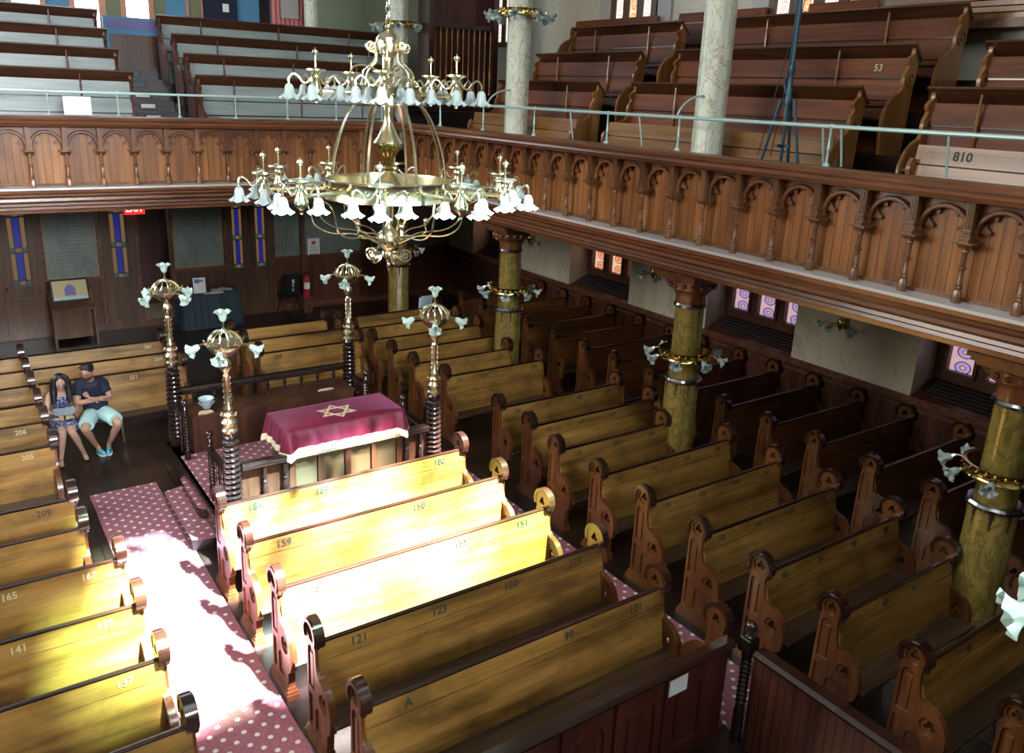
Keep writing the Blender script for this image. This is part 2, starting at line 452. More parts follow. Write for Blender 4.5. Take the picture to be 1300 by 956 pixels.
struct(MB().box(XW-.02, XW, YF, YR, 0, .16).build('baseboard_right', M['cap_wood']))
for i, (a, b) in enumerate(bays):
    s = MB().prism([(XW-.02, 1.27), (11.3, 1.31), (11.72, 1.50), (12.2, 1.50), (12.2, 1.25), (XW-.02, 1.25)], a, b, 'y')
    for k, v in enumerate(s.v): pass
    s2 = MB()
    s2.add([(v.x, v.y, v.z) for v in s.v], s.f)
    sill = s2.build('window_sill', M['red_wood'])
    struct(sill)
    g = MB()
    n = 5
    for k in range(n):
        x0 = 11.33 + k*.07
        g.box(x0, x0+.045, a+.12, b-.12, 1.335+k*.032, 1.36+k*.032)
    tag(g.build('heating_grille', M['mat_black']), ['black slatted grille on the nearest window sill, right of the last pier', 'black slatted grille on the window sill behind the middle column',
        'black slatted grille below the small orange stained window', 'black slatted grille on the farthest window sill in the dark corner'][i], 'grille', 'sill grilles')
    gm = [M['glass_violet'], M['glass_violet'], M['glass_orange'], M['glass_orange']][i]
    wi = empty('window_%d' % (i+1), ((11.75), (a+b)/2, 1.5)); struct(wi, ['three-light stained window with violet rings nearest the viewer', 'three-light stained window of violet and orange rings, second along the wall', 'three-light orange stained window, third along the wall', 'orange stained window in the far corner'][i])
    h = (b-a)/2
    fr = MB()
    cs = [-.55, .03, .60]; hw = .185
    fr.prism([(-h, 0), (h, 0), (h, 2.0), (-h, 2.0)], -.04, .08, 'x', holes=[[(c-hw, .17), (c+hw, .17), (c+hw, 1.9), (c-hw, 1.9)] for c in cs])
    for c in cs:
        fr.prism([(c-hw-.05, .12), (c+hw+.05, .12), (c+hw+.05, 1.95), (c-hw-.05, 1.95)], -.075, -.03, 'x', holes=[[(c-hw, .17), (c+hw, .17), (c+hw, 1.9), (c-hw, 1.9)]])
    fr.build('window_frame', M['cap_wood'], wi)
    for c in cs:
        MB().box(.02, .035, -hw, hw, -.88, .88).build('stained_pane', gm, wi, loc=(0, c, 1.04))
# upper side windows seen over the gallery seats
for i, (a, b, nl, mats) in enumerate([(11.93, 13.07, 3, ['glass_scroll', 'glass_scroll_orange', 'glass_scroll']), (7.95, 9.25, 3, ['glass_scroll', 'glass_scroll_orange', 'glass_scroll']), (16.5, 17.6, 3, ['glass_scroll']*3), (3.9, 5.2, 3, ['glass_scroll']*3)]):
    wi = empty('window_%d' % (5+i), (11.30, (a+b)/2, 6.3)); struct(wi, 'tall narrow-light stained gallery window')
    h = (b-a)/2; pw = (b-a)/nl
    cs = [-h + pw*(k+.5) for k in range(nl)]; hw = pw*.28
    fr = MB().prism([(-h-.06, 0), (h+.06, 0), (h+.06, 3.4), (-h-.06, 3.4)], -.02, .05, 'x', holes=[[(c-hw, .1), (c+hw, .1), (c+hw, 3.2), (c-hw, 3.2)] for c in cs])
    fr.build('window_frame', M['door_wood'], wi)
    for k, c in enumerate(cs): MB().box(.01, .03, -hw, hw, -1.6, 1.6).build('stained_pane', M[mats[(nl-1-k)]], wi, loc=(0, c, 1.65))
    t = MB().box(11.30, 11.36, a-.42, a-.08, 5.2, 10).box(11.30, 11.36, b+.08, b+.42, 5.2, 10)
    struct(t.build('trim_%d' % (3+i), M['blue_paint'] if False else M['ledge_paint']), 'pale painted strip beside the gallery window')

# ------------------------------------------------------------------ pews on the ground floor
def trefoil(cx, cz, r, n=24, rot=90):
    return [(cx + r*(.50+.5*abs(cos(1.5*radians(360*i/n))))*cos(radians(360*i/n+rot)), cz + r*(.50+.5*abs(cos(1.5*radians(360*i/n))))*sin(radians(360*i/n+rot))) for i in range(n)]
def arch_slot(y0, y1, z0, z1, n=6):
    c = (y0+y1)/2; r = (y1-y0)/2
    return [(y0, z0), (y1, z0)] + arc(c, z1-r, r, 0, 180, n)
END_OUT = [(.11, .08), (.105, .60), (.095, .95)] + arc(0, 1.05, .115, -42, 222, 18) + [(-.078, .93), (-.085, .80), (-.105, .735), (-.15, .70), (-.22, .685), (-.28, .65), (-.325, .59), (-.352, .52), (-.36, .44), (-.355, .37), (-.335, .31), (-.29, .275), (-.285, .20), (-.27, .08)]
def end_panel(sx, parent, x):
    """sx=-1: outer face towards -x"""
    F = Matrix.Diagonal((sx, 1, 1, 1))
    tre = [trefoil(-.215, .52, .055), trefoil(0, 1.05, .048)]; circ = lambda y, z, r: arc(y, z, r, 0, 345, 23)
    b = MB().at(F)
    b.prism(END_OUT, -.025, .02, 'x', holes=tre)
    slots = [arch_slot(-.045, .075, .53, .93), [(.0, .16), (.078, .16), (.078, .46), (.0, .46)], arch_slot(-.185, -.045, .16, .40)]
    b.prism(END_OUT, .0206, .036, 'x', holes=[circ(-.215, .52, .080), circ(0, 1.05, .074)] + slots)
    b.prism([(-.012, .55), (.042, .55), (.042, .86), (-.012, .86)], .02, .03, 'x')
    p = b.build('end_panel', M['pew_end'], parent, loc=(x, 0, 0))
    h = MB().at(F)
    oa = arc(0, 1.05, .142, -28, 208, 20); ia = arc(0, 1.05, .108, 208, -28, 20)
    h.prism(oa + ia, -.03, .045, 'x')
    oa = arc(0, 1.05, .128, -28, 208, 20); ia = arc(0, 1.05, .100, 208, -28, 20)
    h.prism(oa + ia, .045, .058, 'x')
    for s in (-1, 1): h.ball((.03, s*.112, .985), .024, 8, 6)
    h.build('finial_hood', M['dark_varnish'], p)
    q = MB().at(F)
    q.box(-.045, .065, -.31, .15, 0, .05).box(-.04, .055, -.30, .14, .05, .08).box(-.03, .045, -.285, .125, .08, .11)
    q.build('plinth', M['pew_end'], p)
    return p
def pew_proto(L, name='pew', left=True, oak='pew_oak'):
    r = empty(name, cat='pew')
    b = MB()
    b.prism([(-.178, .42), (-.150, .42), (-.078, .828), (-.105, .835)], .03, L-.03, 'x')
    b.prism([(-.098, .842), (-.073, .842), (-.045, .985), (-.072, .985)], .03, L-.03, 'x')
    b.prism([(-.09, .828), (-.075, .828), (-.072, .85), (-.085, .85)], .03, L-.03, 'x')
    b.build('backrest', M[oak], r)
    MB().prism([(-.078, .985), (-.038, .985), (-.036, 1.0), (-.045, 1.006), (-.07, 1.006), (-.08, 1.0)], .03, L-.03, 'x').build('top_cap', M['dark_varnish'], r)
    s = MB().prism([(-.40, .40), (-.14, .405), (-.14, .425), (-.405, .435), (-.415, .425), (-.412, .405)], .03, L-.03, 'x')
    s.build('seat', M['pew_seat'], r)
    a = MB()
    for fx in ([.5] if L < 2.6 else [.33, .67]):
        a.prism([(-.37, 0), (-.10, 0), (-.15, .40), (-.37, .40), (-.33, .2)], L*fx-.015, L*fx+.015, 'x')
    a.build('seat_support', M['pew_seat'], r)
    if left: end_panel(-1, r, .04)
    end_panel(1, r, L-.04)
    return r
def numbers(pew, L, labels, mat='number_dark', size=.10, z=.915):
    n = len(labels)
    for i, s in enumerate(labels):
        if not s: continue
        b = MB()
        x = L*(i+.5)/n
        y = -.17 + (z-.42)*.1/.565 - .0135
        Tm = T((x, y, z)) @ RX(radians(80))
        b.text(s, size, Tm, True)
        b.build('seat_number', M[mat], pew)
used = {}
def row(proto, L, ys, x0, labels, group, nums=None, mat='number_dark', size=.10, x1=None):
    for i, y in enumerate(ys):
        p = place(proto, used, (x0, y, 0), 0, labels[i], group)
        if nums and i < len(nums) and nums[i]:
            NUMJOBS.append((p, L, nums[i], mat, size))
NUMJOBS = []
def ordn(i): return ['first', 'second', 'third', 'fourth', 'fifth', 'sixth', 'seventh', 'eighth', 'ninth', 'tenth', 'eleventh', 'twelfth', 'thirteenth', 'fourteenth', 'fifteenth', 'sixteenth'][i]

# centre block, in front of the reading platform
LC = 3.0
pC = pew_proto(LC)
yC = [8.05, 7.18, 6.30, 5.43, 4.57]
nC = [['184', '183', '', '180'], ['159', '', '158', ''], ['157', '', '155', '151'], ['121', '123', '120', '119'], ['A', '', '99', '101']]
row(pC, LC, yC, 1.99, [
  'sunlit oak pew directly in front of the railed reading platform',
  'sunlit oak pew numbered 159, second in front of the reading platform',
  'sunlit oak pew in the middle of the centre block, third from the platform',
  'golden oak pew in the centre block, fourth from the platform, numbers 121 to 119',
  'golden oak pew of the centre block nearest the dark front partition'], 'pews in the centre block', nC, size=.105)
# right block
LR = 2.26; pR = pew_proto(LR); LS = 1.9; pS = pew_proto(LS)
def rb(y, x0, L, lab, nums=None):
    pr = pR if L == LR else pS
    row(pr, L, [y], x0, [lab], 'pews in the right block', [nums] if nums else None, size=.085)
rb(14.37, 5.98, LR, 'oak pew in the rearmost row of the right block, by the pale folding chair', ['', '278', '', ''])
rb(13.58, 5.98, LR, 'oak pew second from the rear of the right block, behind the far right lamp standard', ['', '277', '', ''])
rb(12.80, 5.98, LR, 'oak pew third from the rear of the right block, curved end beside the platform corner', ['275', '', '274', ''])
rb(12.04, 5.98, LR, 'oak pew fourth from the rear of the right block, beyond the platform side rail', ['', '271', '', '270'])
rb(11.27, 5.98, LS, 'darker oak pew fifth from the rear of the right block, ending at the third column', ['', '257', '', '256'])
rb(10.49, 6.12, LS, 'oak pew behind the front right lamp standard, facing the wide cross gap', ['255', '254', '', '253'])
rb(8.98, 6.12, LR, 'oak pew first in front of the cross gap in the right block', ['186', '187', '188', '189'])
rb(8.21, 6.10, LR, 'oak pew second in front of the cross gap in the right block', ['170', '169', '168', '167'])
rb(7.41, 5.94, LS, 'oak pew ending against the gold marble column in the middle', ['162', '163', '164'])
rb(6.60, 5.94, LR, 'oak pew numbered 143 to 146 just before the middle gold marble column', ['143', '144', '145', '146'])
rb(5.81, 5.94, LR, 'oak pew numbered 138 to 141, second row nearer than the middle column', ['138', '139', '140', '141'])
rb(5.01, 5.94, LR, 'pale lit oak pew numbered 105 to 108, its carved end at the carpet edge', ['105', '106', '107', '108'])
rb(4.22, 5.94, LR, 'oak pew numbered 85 to 88, beside the ball-topped newel', ['85', '86', '87', '88'])
rb(3.44, 5.94, LS, 'oak pew ending at the nearest right marble column', ['', '60', '61', ''])
rb(2.68, 5.94, LS, 'oak pew at the lower right edge beside the nearest glass lamp flowers', ['', '46', '45', ''])
rb(1.90, 5.94, LS, 'oak pew nearest of all in the right block')
# wall block under the gallery
LF = 2.2; pF = pew_proto(LF, oak='pew_oak_shade')
yF = [14.7, 13.9, 13.1, 12.3, 11.45, 10.6, 9.80, 8.92, 8.19, 7.41, 6.61, 5.84, 5.03, 4.24, 3.45]
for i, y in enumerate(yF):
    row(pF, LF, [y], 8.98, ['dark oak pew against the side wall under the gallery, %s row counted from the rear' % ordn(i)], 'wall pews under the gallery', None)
# left side blocks
LL = 1.85; pL = pew_proto(LL)
nL = [['165', '167', '']]
row(pL, LL, [7.50, 6.68, 5.86, 5.04], .99-LL, ['left oak pew with end beside the carpet, numbered 165 and 167', 'left oak pew numbered 141 and 139, greenish light on its right half', 'left oak pew at the lower left, only its end knob beside the carpet shown', 'left oak pew nearest the viewer'], 'pews left of the carpet',
    [['163', '165', '167'], ['143', '141', '139'], ['', '', '137'], None], 'number_pale', .085)
row(pL, LL, [8.96, 8.27], .79-LL, ['left oak pew numbered 209 just in front of the wide gap', 'left oak pew between the pews numbered 209 and 165'], 'pews left of the carpet', [['', '', '209'], ['', '', '']], 'number_dark', .09)
row(pL, LL, [10.52, 11.37, 12.10, 12.91, 13.64, 14.40], .79-LL, ['left oak pew numbered 205 with its dark seat showing at the wide gap', 'left oak pew numbered 206, directly behind the one numbered 205',
    'left oak pew second behind the one numbered 205, level with the woman\'s feet', 'left oak pew ending beside the seated woman', 'left oak pew second from the rear, at the left edge', 'rearmost left oak pew, at the left edge beside the door'], 'pews at the left edge',
    [['', '', '205'], ['', '', '206'], None, None, None, None], 'number_pale', .085)
L2 = 2.05; p2 = pew_proto(L2, left=False)
row(p2, L2, [14.40, 13.64, 12.91], .81, ['pale oak pew in the rearmost row behind the seated couple', 'oak pew between the couple\'s pew and the rearmost one', 'oak pew numbered 251 where the man and woman sit'], 'pews around the seated couple',
    [['', '', '', '261'], ['', '', '', '254'], ['', '', '251', '250']], 'number_pale', .08)
L3 = 1.82; p3 = pew_proto(L3)
row(p3, L3, [14.45, 13.70, 12.90], 4.0, ['oak pew in front of the black cloth table, rearmost in its block', 'oak pew between the rearmost and the one touching the platform rail', 'oak pew just behind the rear rail of the reading platform'], 'pews behind the reading platform',
    [['', '', ''], ['', '', ''], ['244', '', '243']], 'number_dark', .10)
for job in NUMJOBS: numbers(*job[:2], job[2], job[3], job[4])

# carpets
def slab(name, x0, x1, y0, y1, z0, z1, m, label, cat): return tag(MB().box(-(x1-x0)/2, (x1-x0)/2, -(y1-y0)/2, (y1-y0)/2, 0, z1-z0).build(name, M[m], loc=((x0+x1)/2, (y0+y1)/2, z0)), label, cat)
slab('carpet_runner', 1.13, 1.94, -1, 10.96, .0, .012, 'dotted_carpet', 'mauve dotted carpet runner in the left aisle, lit by sunlight', 'carpet')
slab('carpet_runner', 5.07, 5.79, -1, 10.2, .0, .012, 'dotted_carpet', 'mauve dotted carpet runner in the right aisle', 'carpet')

# dark front partition with ball-topped newel, lower edge
pt = empty('partition', (0, 0, 0), 0, 'dark moulded wooden partition with arched panels in front of the nearest centre pew', 'partition')
MB().prism([(2.2, .0), (4.93, .0), (4.93, .93), (2.2, .93)], 3.68, 3.73, 'y').build('panel_board', M['red_wood'], pt)
pb = MB()
for i in range(5):
    x = 2.36 + i*.52
    pb.prism([(x-.24, .1), (x+.24, .1), (x+.24, .9), (x-.24, .9)], 3.655, 3.68, 'y', holes=[[(x-.17, .18), (x+.17, .18)] + [(x+.17*cos(radians(a)), .66+.15*sin(radians(a))) for a in range(0, 181, 20)]])
    pb.prism([(x-.1, .25), (x+.1, .25)] + [(x+.1*cos(radians(a)), .62+.1*sin(radians(a))) for a in range(0, 181, 20)], 3.66, 3.68, 'y')
pb.build('arched_panel', M['red_wood'], pt)
ep_ = end_panel(-1, pt, 4.97); ep_.location.y = 3.86; ep_.rotation_euler.z = pi
MB().prism([(3.62, .93), (3.74, .93), (3.75, .96), (3.72, .99), (3.64, .99), (3.61, .96)], 2.2, 4.93, 'x').build('top_rail', M['dark_varnish'], pt)
sd = empty('partition', (0, 0, 0), 0, 'dark planked partition running toward the viewer from the ball-topped newel', 'partition')
MB().box(5.0, 5.04, 1.0, 3.48, 0, .93).build('plank_board', M['wainscot_side'], sd)
MB().prism([(4.95, .93), (5.09, .93), (5.1, .96), (5.07, .99), (4.97, .99), (4.94, .96)], 1.0, 3.45, 'y').build('top_rail', M['dark_varnish'], sd)
nw = MB().lathe([(.05, 0), (.05, .3), (.045, .35)] + [(.036 + .012*(k % 2), .38+.022*k) for k in range(22)] + [(.045, .9), (.03, .93)], (0, 0, 0), 12)
nwe = empty('newel_post', (5.03, 3.57, 0), 0, 'dark ball-topped newel joining the two front partitions', 'post')
nw.build('turned_shaft', M['turned_black'], nwe)
MB().box(-.06, .06, -.06, .06, .90, 1.02).box(-.05, .05, -.05, .05, 1.02, 1.04).lathe([(.05, 1.04), (.02, 1.06), (.018, 1.08)], (0, 0, 0), 12).build('cap_block', M['turned_black'], nwe)
MB().ball((0, 0, 1.125), .052, 14, 10).build('ball_finial', M['turned_black'], nwe)
nps = tag(MB().box(-.10, .10, -.002, .002, -.075, .075).build('notice_sheet', M['white_paper'], loc=(4.32, 3.650, .80)), 'white sheet fixed on the dark front partition', 'notice')

# ------------------------------------------------------------------ columns
def column(x, y, lab_low, lab_up, up=True, low=True):
    if low:
        r = empty('column', (x, y, 0), 0, lab_low, 'column', 'gold marble columns under the gallery')
        lobes = lambda a, z: 1 + .05*abs(cos(4*a))
        s = MB().lathe([(.235, 0), (.235, .12), (.22, .15), (.215, 1.55), (.19, 1.62), (.185, 1.66), (.18, 2.66)], (0, 0, 0), 48, rf=lobes)
        s.build('shaft', M['shaft_gold'], r)
        b = MB().lathe([(.225, 1.585), (.245, 1.60), (.25, 1.625), (.235, 1.65), (.205, 1.655)], (0, 0, 0), 32, rf=lobes)
        b.build('band_ring', M['silver'], r)
        c = MB()
        for k in range(8):
            a = k*pi/4 + pi/8
            c.lathe([(.0, 1.38), (.012, 1.40), (.018, 1.43), (.012, 1.45), (.022, 1.48), (.015, 1.50), (.028, 1.54), (.02, 1.56), (.03, 1.59)], (.205*cos(a), .205*sin(a), 0), 8)
        c.build('corbel_drop', M['bimah_wood'], r)
        MB().lathe([(.19, 2.62), (.215, 2.635), (.22, 2.66), (.205, 2.685), (.19, 2.69)], (0, 0, 0), 32).build('neck_ring', M['silver'], r)
        cp = MB().lathe([(.19, 2.68), (.19, 2.78), (.215, 2.84), (.29, 2.88), (.30, 2.98), (.27, 3.0)], (0, 0, 0), 40, rf=lambda a, z: 1 + .05*cos(8*a))
        for h, z0, z1 in ((.30, 2.99, 3.03), (.34, 3.03, 3.07), (.37, 3.07, 3.115), (.33, 3.115, 3.25)): cp.box(-h, h, -h, h, z0, z1)
        for k in range(16):
            a = k*pi/8; cp.ball((.30*cos(a), .30*sin(a), 2.93), .032, 6, 5)
        cp.build('capital', M['balcony_trim'], r)
    if up:
        r = empty('column', (x, y, 3.75), 0, lab_up, 'column', 'pale veined columns on the gallery')
        s = MB().lathe([(.20, 0), (.20, .15), (.185, .18), (.18, 5.5)], (0, 0, 0), 48, rf=lambda a, z: 1 + .05*abs(cos(4*a)))
        s.build('shaft', M['shaft_pale'], r)
        c = MB().lathe([(.18, 5.5), (.22, 5.52), (.2, 5.56), (.25, 5.8), (.34, 6.0), (.3, 6.05), (.3, 8.25)], (0, 0, 0), 24)
        c.build('capital', M['brass'], r)
def shade_geo(b, r=.07, h=.12, n=30, flute=6):
    """ruffled flower glass, opening towards +z, base at the origin"""
    pr = [(.22, 0, 0), (.36, .08, 0), (.47, .24, .02), (.50, .42, .05), (.52, .58, .08), (.62, .74, .12), (.82, .88, .16), (1.04, .97, .18)]
    def ring(q, t, w, k):
        out = []
        for i in range(n):
            a = 2*pi*i/n; rr = r*q*k*(1 + w*cos(flute*a)); out.append((rr*cos(a), rr*sin(a), h*(t - w*.55*cos(flute*a)*(t > .7))))
        return out
    rs = [ring(q, t, w, 1) for q, t, w in pr] + [ring(q, t, w, .95) for q, t, w in reversed(pr[1:])]
    b.add([p for q in rs for p in q], [(j*n+i, j*n+(i+1) % n, (j+1)*n+(i+1) % n, (j+1)*n+i) for j in range(len(rs)-1) for i in range(n)])
def rotto(d):                                                        # rotation taking +z to d
    return Vector((0, 0, 1)).rotation_difference(Vector(d).normalized()).to_matrix().to_4x4()
SHM = {}
def shade(parent, p, d, r=.07, h=.12, mat='frosted_glass', name='glass_shade', n=30):
    k = (round(r, 3), round(h, 3), mat, n)
    if k not in SHM:
        b = MB(); shade_geo(b, r, h, n); o = b.build(name, M[mat], fix=False); SHM[k] = o.data
    else:
        o = bpy.data.objects.new(name, SHM[k]); COL.objects.link(o)
    o.parent = parent; o.matrix_local = T(p) @ rotto(d)
    return o
def light_ring(x, y, z, label, group, R=.31, n=8, ph=0, sc=1.0):
    r = empty('column_lamp_ring', (x, y, z), 0, label, 'light fixture', group)
    b = MB().torus_prof([(R, -.05), (R+.035, -.055), (R+.02, -.03), (R+.025, .03), (R+.04, .055), (R, .05)], (0, 0, 0), 40)
    for k in range(24):
        a = 2*pi*k/24; b.ball(((R+.03)*cos(a), (R+.03)*sin(a), 0), .018, 6, 4)
    for k in range(4):
        a = pi*k/2 + .4; b.tube([(.19*cos(a), .19*sin(a), 0), (R*cos(a), R*sin(a), 0)], .012, 6)
    b.build('brass_ring', M['brass'], r)
    for k in range(n):
        a = 2*pi*k/n + ph; c, s = cos(a), sin(a)
        MB().tube(bez((R*c, R*s, 0), ((R+.06)*c, (R+.06)*s, .03), ((R+.1)*c, (R+.1)*s, .02), ((R+.13)*c, (R+.13)*s, -.015)), [.013]*5+[.016, .02, .022, .022], 7).build('lamp_arm', M['brass_bright'], r)
        shade(r, ((R+.12)*c, (R+.12)*s, -.01), (c, s, -.55), .075*sc, .12*sc)
    return r
cols = [(8.05, 3.2, 'gold marble column at the lower right edge, nearest of the lower columns', 'x'),
        (8.05, 7.35, 'gold marble column in the middle of the pews, with lamp ring and silver band', 'thick pale veined gallery column in front of the tall seats, nearest one'),
        (8.05, 11.57, 'gold marble column farther back, between the chandelier and the middle column', 'pale veined gallery column right of the chandelier'),
        (8.05, 15.8, 'gold marble column seen under the chandelier at the rear', 'grey-green gallery column directly behind the chandelier chain')]
for i, (x, y, a, b) in enumerate(cols):
    column(x, y, a, b, up=i > 0)
    light_ring(x, y, 1.98, ['brass lamp ring with glass flowers on the nearest lower column', 'brass lamp ring with pale glass flowers on the middle lower column', 'brass lamp ring with glass flowers on the far lower column', 'lamp ring on the rearmost lower column'][i], 'lamp rings on the lower columns', ph=.25+i*.3)
    if i > 1: light_ring(x, y, 6.48, ['', '', 'brass lamp ring at the top of the gallery column right of the chandelier', 'brass lamp ring behind the chandelier chain'][i], 'lamp rings on the gallery columns', ph=.2+i*.3, sc=1.15)
# slender rear gallery column
rc = empty('column', (7.05, 17.9, 4.8), 0, 'slim pale column standing among the rear gallery seats', 'column')
MB().lathe([(.15, 0), (.14, .1), (.14, 5.0)], (0, 0, 0), 32, rf=lambda a, z: 1+.05*abs(cos(4*a))).build('shaft', M['shaft_pale'], rc)
MB().lathe([(.15, 5.0), (.2, 5.1), (.28, 5.4), (.2, 5.45), (.2, 7.8)], (0, 0, 0), 20).build('capital', M['brass'], rc)

# ------------------------------------------------------------------ gallery fronts
def balcony(name, L, marks, sp, loc, rz, label, x_lo=0):
    """local x runs along the front, the nave lies towards -y; post line is y=0"""
    r = empty(name, loc, rz, label, 'balcony')
    MB().box(x_lo, L, .10, .16, 3.60, 4.52).build('planked_panel', M['balcony_board'], r)
    prof = [(-.16, 4.545), (-.13, 4.50), (-.04, 4.485), (.2, 4.485), (.22, 4.60), (.12, 4.655), (-.14, 4.655), (-.17, 4.63), (-.165, 4.60), (-.135, 4.585), (-.15, 4.565)]
    MB().prism(prof, x_lo, L, 'x').build('hand_rail', M['balcony_trim'], r)
    MB().prism([(-.16, 3.575), (.12, 3.575), (.12, 3.615), (-.155, 3.605)], x_lo, L, 'x').build('ledge', M['ledge_paint'], r)
    fp = [(-.155, 3.575), (.3, 3.575), (.3, 3.20), (.10, 3.20), (.095, 3.245), (.04, 3.265), (.05, 3.30), (0, 3.325), (.01, 3.36), (-.05, 3.40), (-.045, 3.44), (-.10, 3.475), (-.10, 3.505), (-.15, 3.53)]
    MB().prism(fp, x_lo, L, 'x').build('fascia_moulding', M['balcony_trim'], r)
    # kick moulding along the foot of the boards
    MB().box(x_lo, L, .07, .11, 3.61, 3.65).build('foot_moulding', M['balcony_post'], r)
    half = sp/2; arm = pmst = None
    def mk_arch():
        b = MB(); R = half-.035
        zc = 4.235
        # spandrel sheet with cusped arch opening
        cut = []
        for k in range(25):
            a = pi*k/24; rr = R - .008
            cut.append((half + rr*cos(pi-a), zc + rr*sin(pi-a)*.98))
        b.prism([(0, zc)] + cut + [(sp, zc), (sp, 4.50), (0, 4.50)], .055, .10, 'y')
        # arch roll
        pts = [(half + R*cos(pi-pi*k/16), .03, zc - .02 + R*sin(pi*k/16)) for k in range(17)]
        b.tube([(half-R, .03, zc-.06)] + pts + [(half+R, .03, zc-.06)], .024, 6)
        # cusps
        for s in (-1, 1):
            x0 = half + s*(R-.015)
            b.prism([(x0, zc+.00), (x0-s*.085, zc-.012), (x0-s*.10, zc+.012), (x0-s*.06, zc+.045), (x0-s*.045, zc+.085), (x0-s*.02, zc+.10)][::s], .06, .10, 'y')
            x1 = half + s*R*.68; z1 = zc + R*.70
            b.prism([(x1, z1+.02), (x1-s*.065, z1-.045), (x1-s*.085, z1-.02), (x1-s*.07, z1+.03), (x1-s*.04, z1+.075)][::s], .06, .10, 'y')
        return b.build('cusped_arch', M['balcony_trim'], r)
    def mk_post():
        b = MB()
        b.lathe([(.042, 3.61), (.042, 3.70), (.03, 3.725), (.03, 3.735), (.038, 3.745), (.026, 3.765), (.034, 3.775), (.024, 3.79), (.022, 3.90), (.036, 3.915), (.038, 3.925), (.022, 3.94), (.022, 4.05), (.032, 4.06), (.024, 4.075), (.03, 4.10), (.045, 4.125), (.06, 4.135)], (0, -.01, 0), 8, a0=pi/8, a1=2*pi+pi/8)
        b.box(-.088, .088, -.105, .10, 4.135, 4.152)
        b.prism([(.10, 4.07), (-.02, 4.09), (-.08, 4.135), (.10, 4.135)], -.06, .06, 'x')
        for z0, h, y0 in ((4.15, .035, -.085), (4.185, .025, -.065), (4.235, .02, -.08)): b.box(-.042, .042, y0, .10, z0, z0+h)
        b.box(-.034, .034, -.055, .10, 4.15, 4.49)
        for xx in (-.018, 0.004, .022): b.box(xx-.005, xx+.003, -.062, -.055, 4.26, 4.48)
        return b.build('colonnette', M['balcony_post'], r)
    for x in marks:
        if arm is None: arm = mk_arch(); pmst = mk_post(); a, p = arm, pmst
        else:
            a = arm.copy(); COL.objects.link(a); p = pmst.copy(); COL.objects.link(p)
        a.location = (x, 0, 0); p.location = (x, 0, 0)
    return r
sp = .5075
YTOP = 14.24
marks = [YTOP - y for y in [3.063 - 4*sp + sp*k for k in range(0, 26)] if y < 14.1]
balcony('balcony', YTOP + 2.5, sorted(marks), sp, (7.3, YTOP, 0), -R90, 'oak gallery front with arcaded panels running down the right side', x_lo=.05)
marks = [.728 - 3*.4822 + .4822*k for k in range(0, 17)]
balcony('balcony', 7.12, [m for m in marks if m < 6.95], .4822, (0, 14.3, 0), 0, 'oak gallery front with arcaded panels across the rear', x_lo=-4.4)

# gallery floors, tiers and soffit
gl = MB()
gl.box(7.45, XW+.2, YF, 14.3, 3.3, 3.75)
for k, x in enumerate((8.46, 9.24, 9.98, 10.74)): gl.box(x, 11.35, YF, 14.3, [3.75, 4.2, 4.71, 5.22][k], [4.2, 4.71, 5.22, 5.62][k])
struct(gl.build('floor_gallery_side', M['floor_wood']))
gr = MB().box(XL, 12.6, 14.45, YR, 3.3, 3.75)
for k, y in enumerate((14.95, 15.7, 16.45, 17.35)):
    gr.box(XL, 2.92, y, YR, 3.75+.355*k, 3.75+.355*(k+1)).box(3.84, 12.6, y, YR, 3.75+.355*k, 3.75+.355*(k+1))
struct(gr.build('floor_gallery_rear', M['step_wood']))

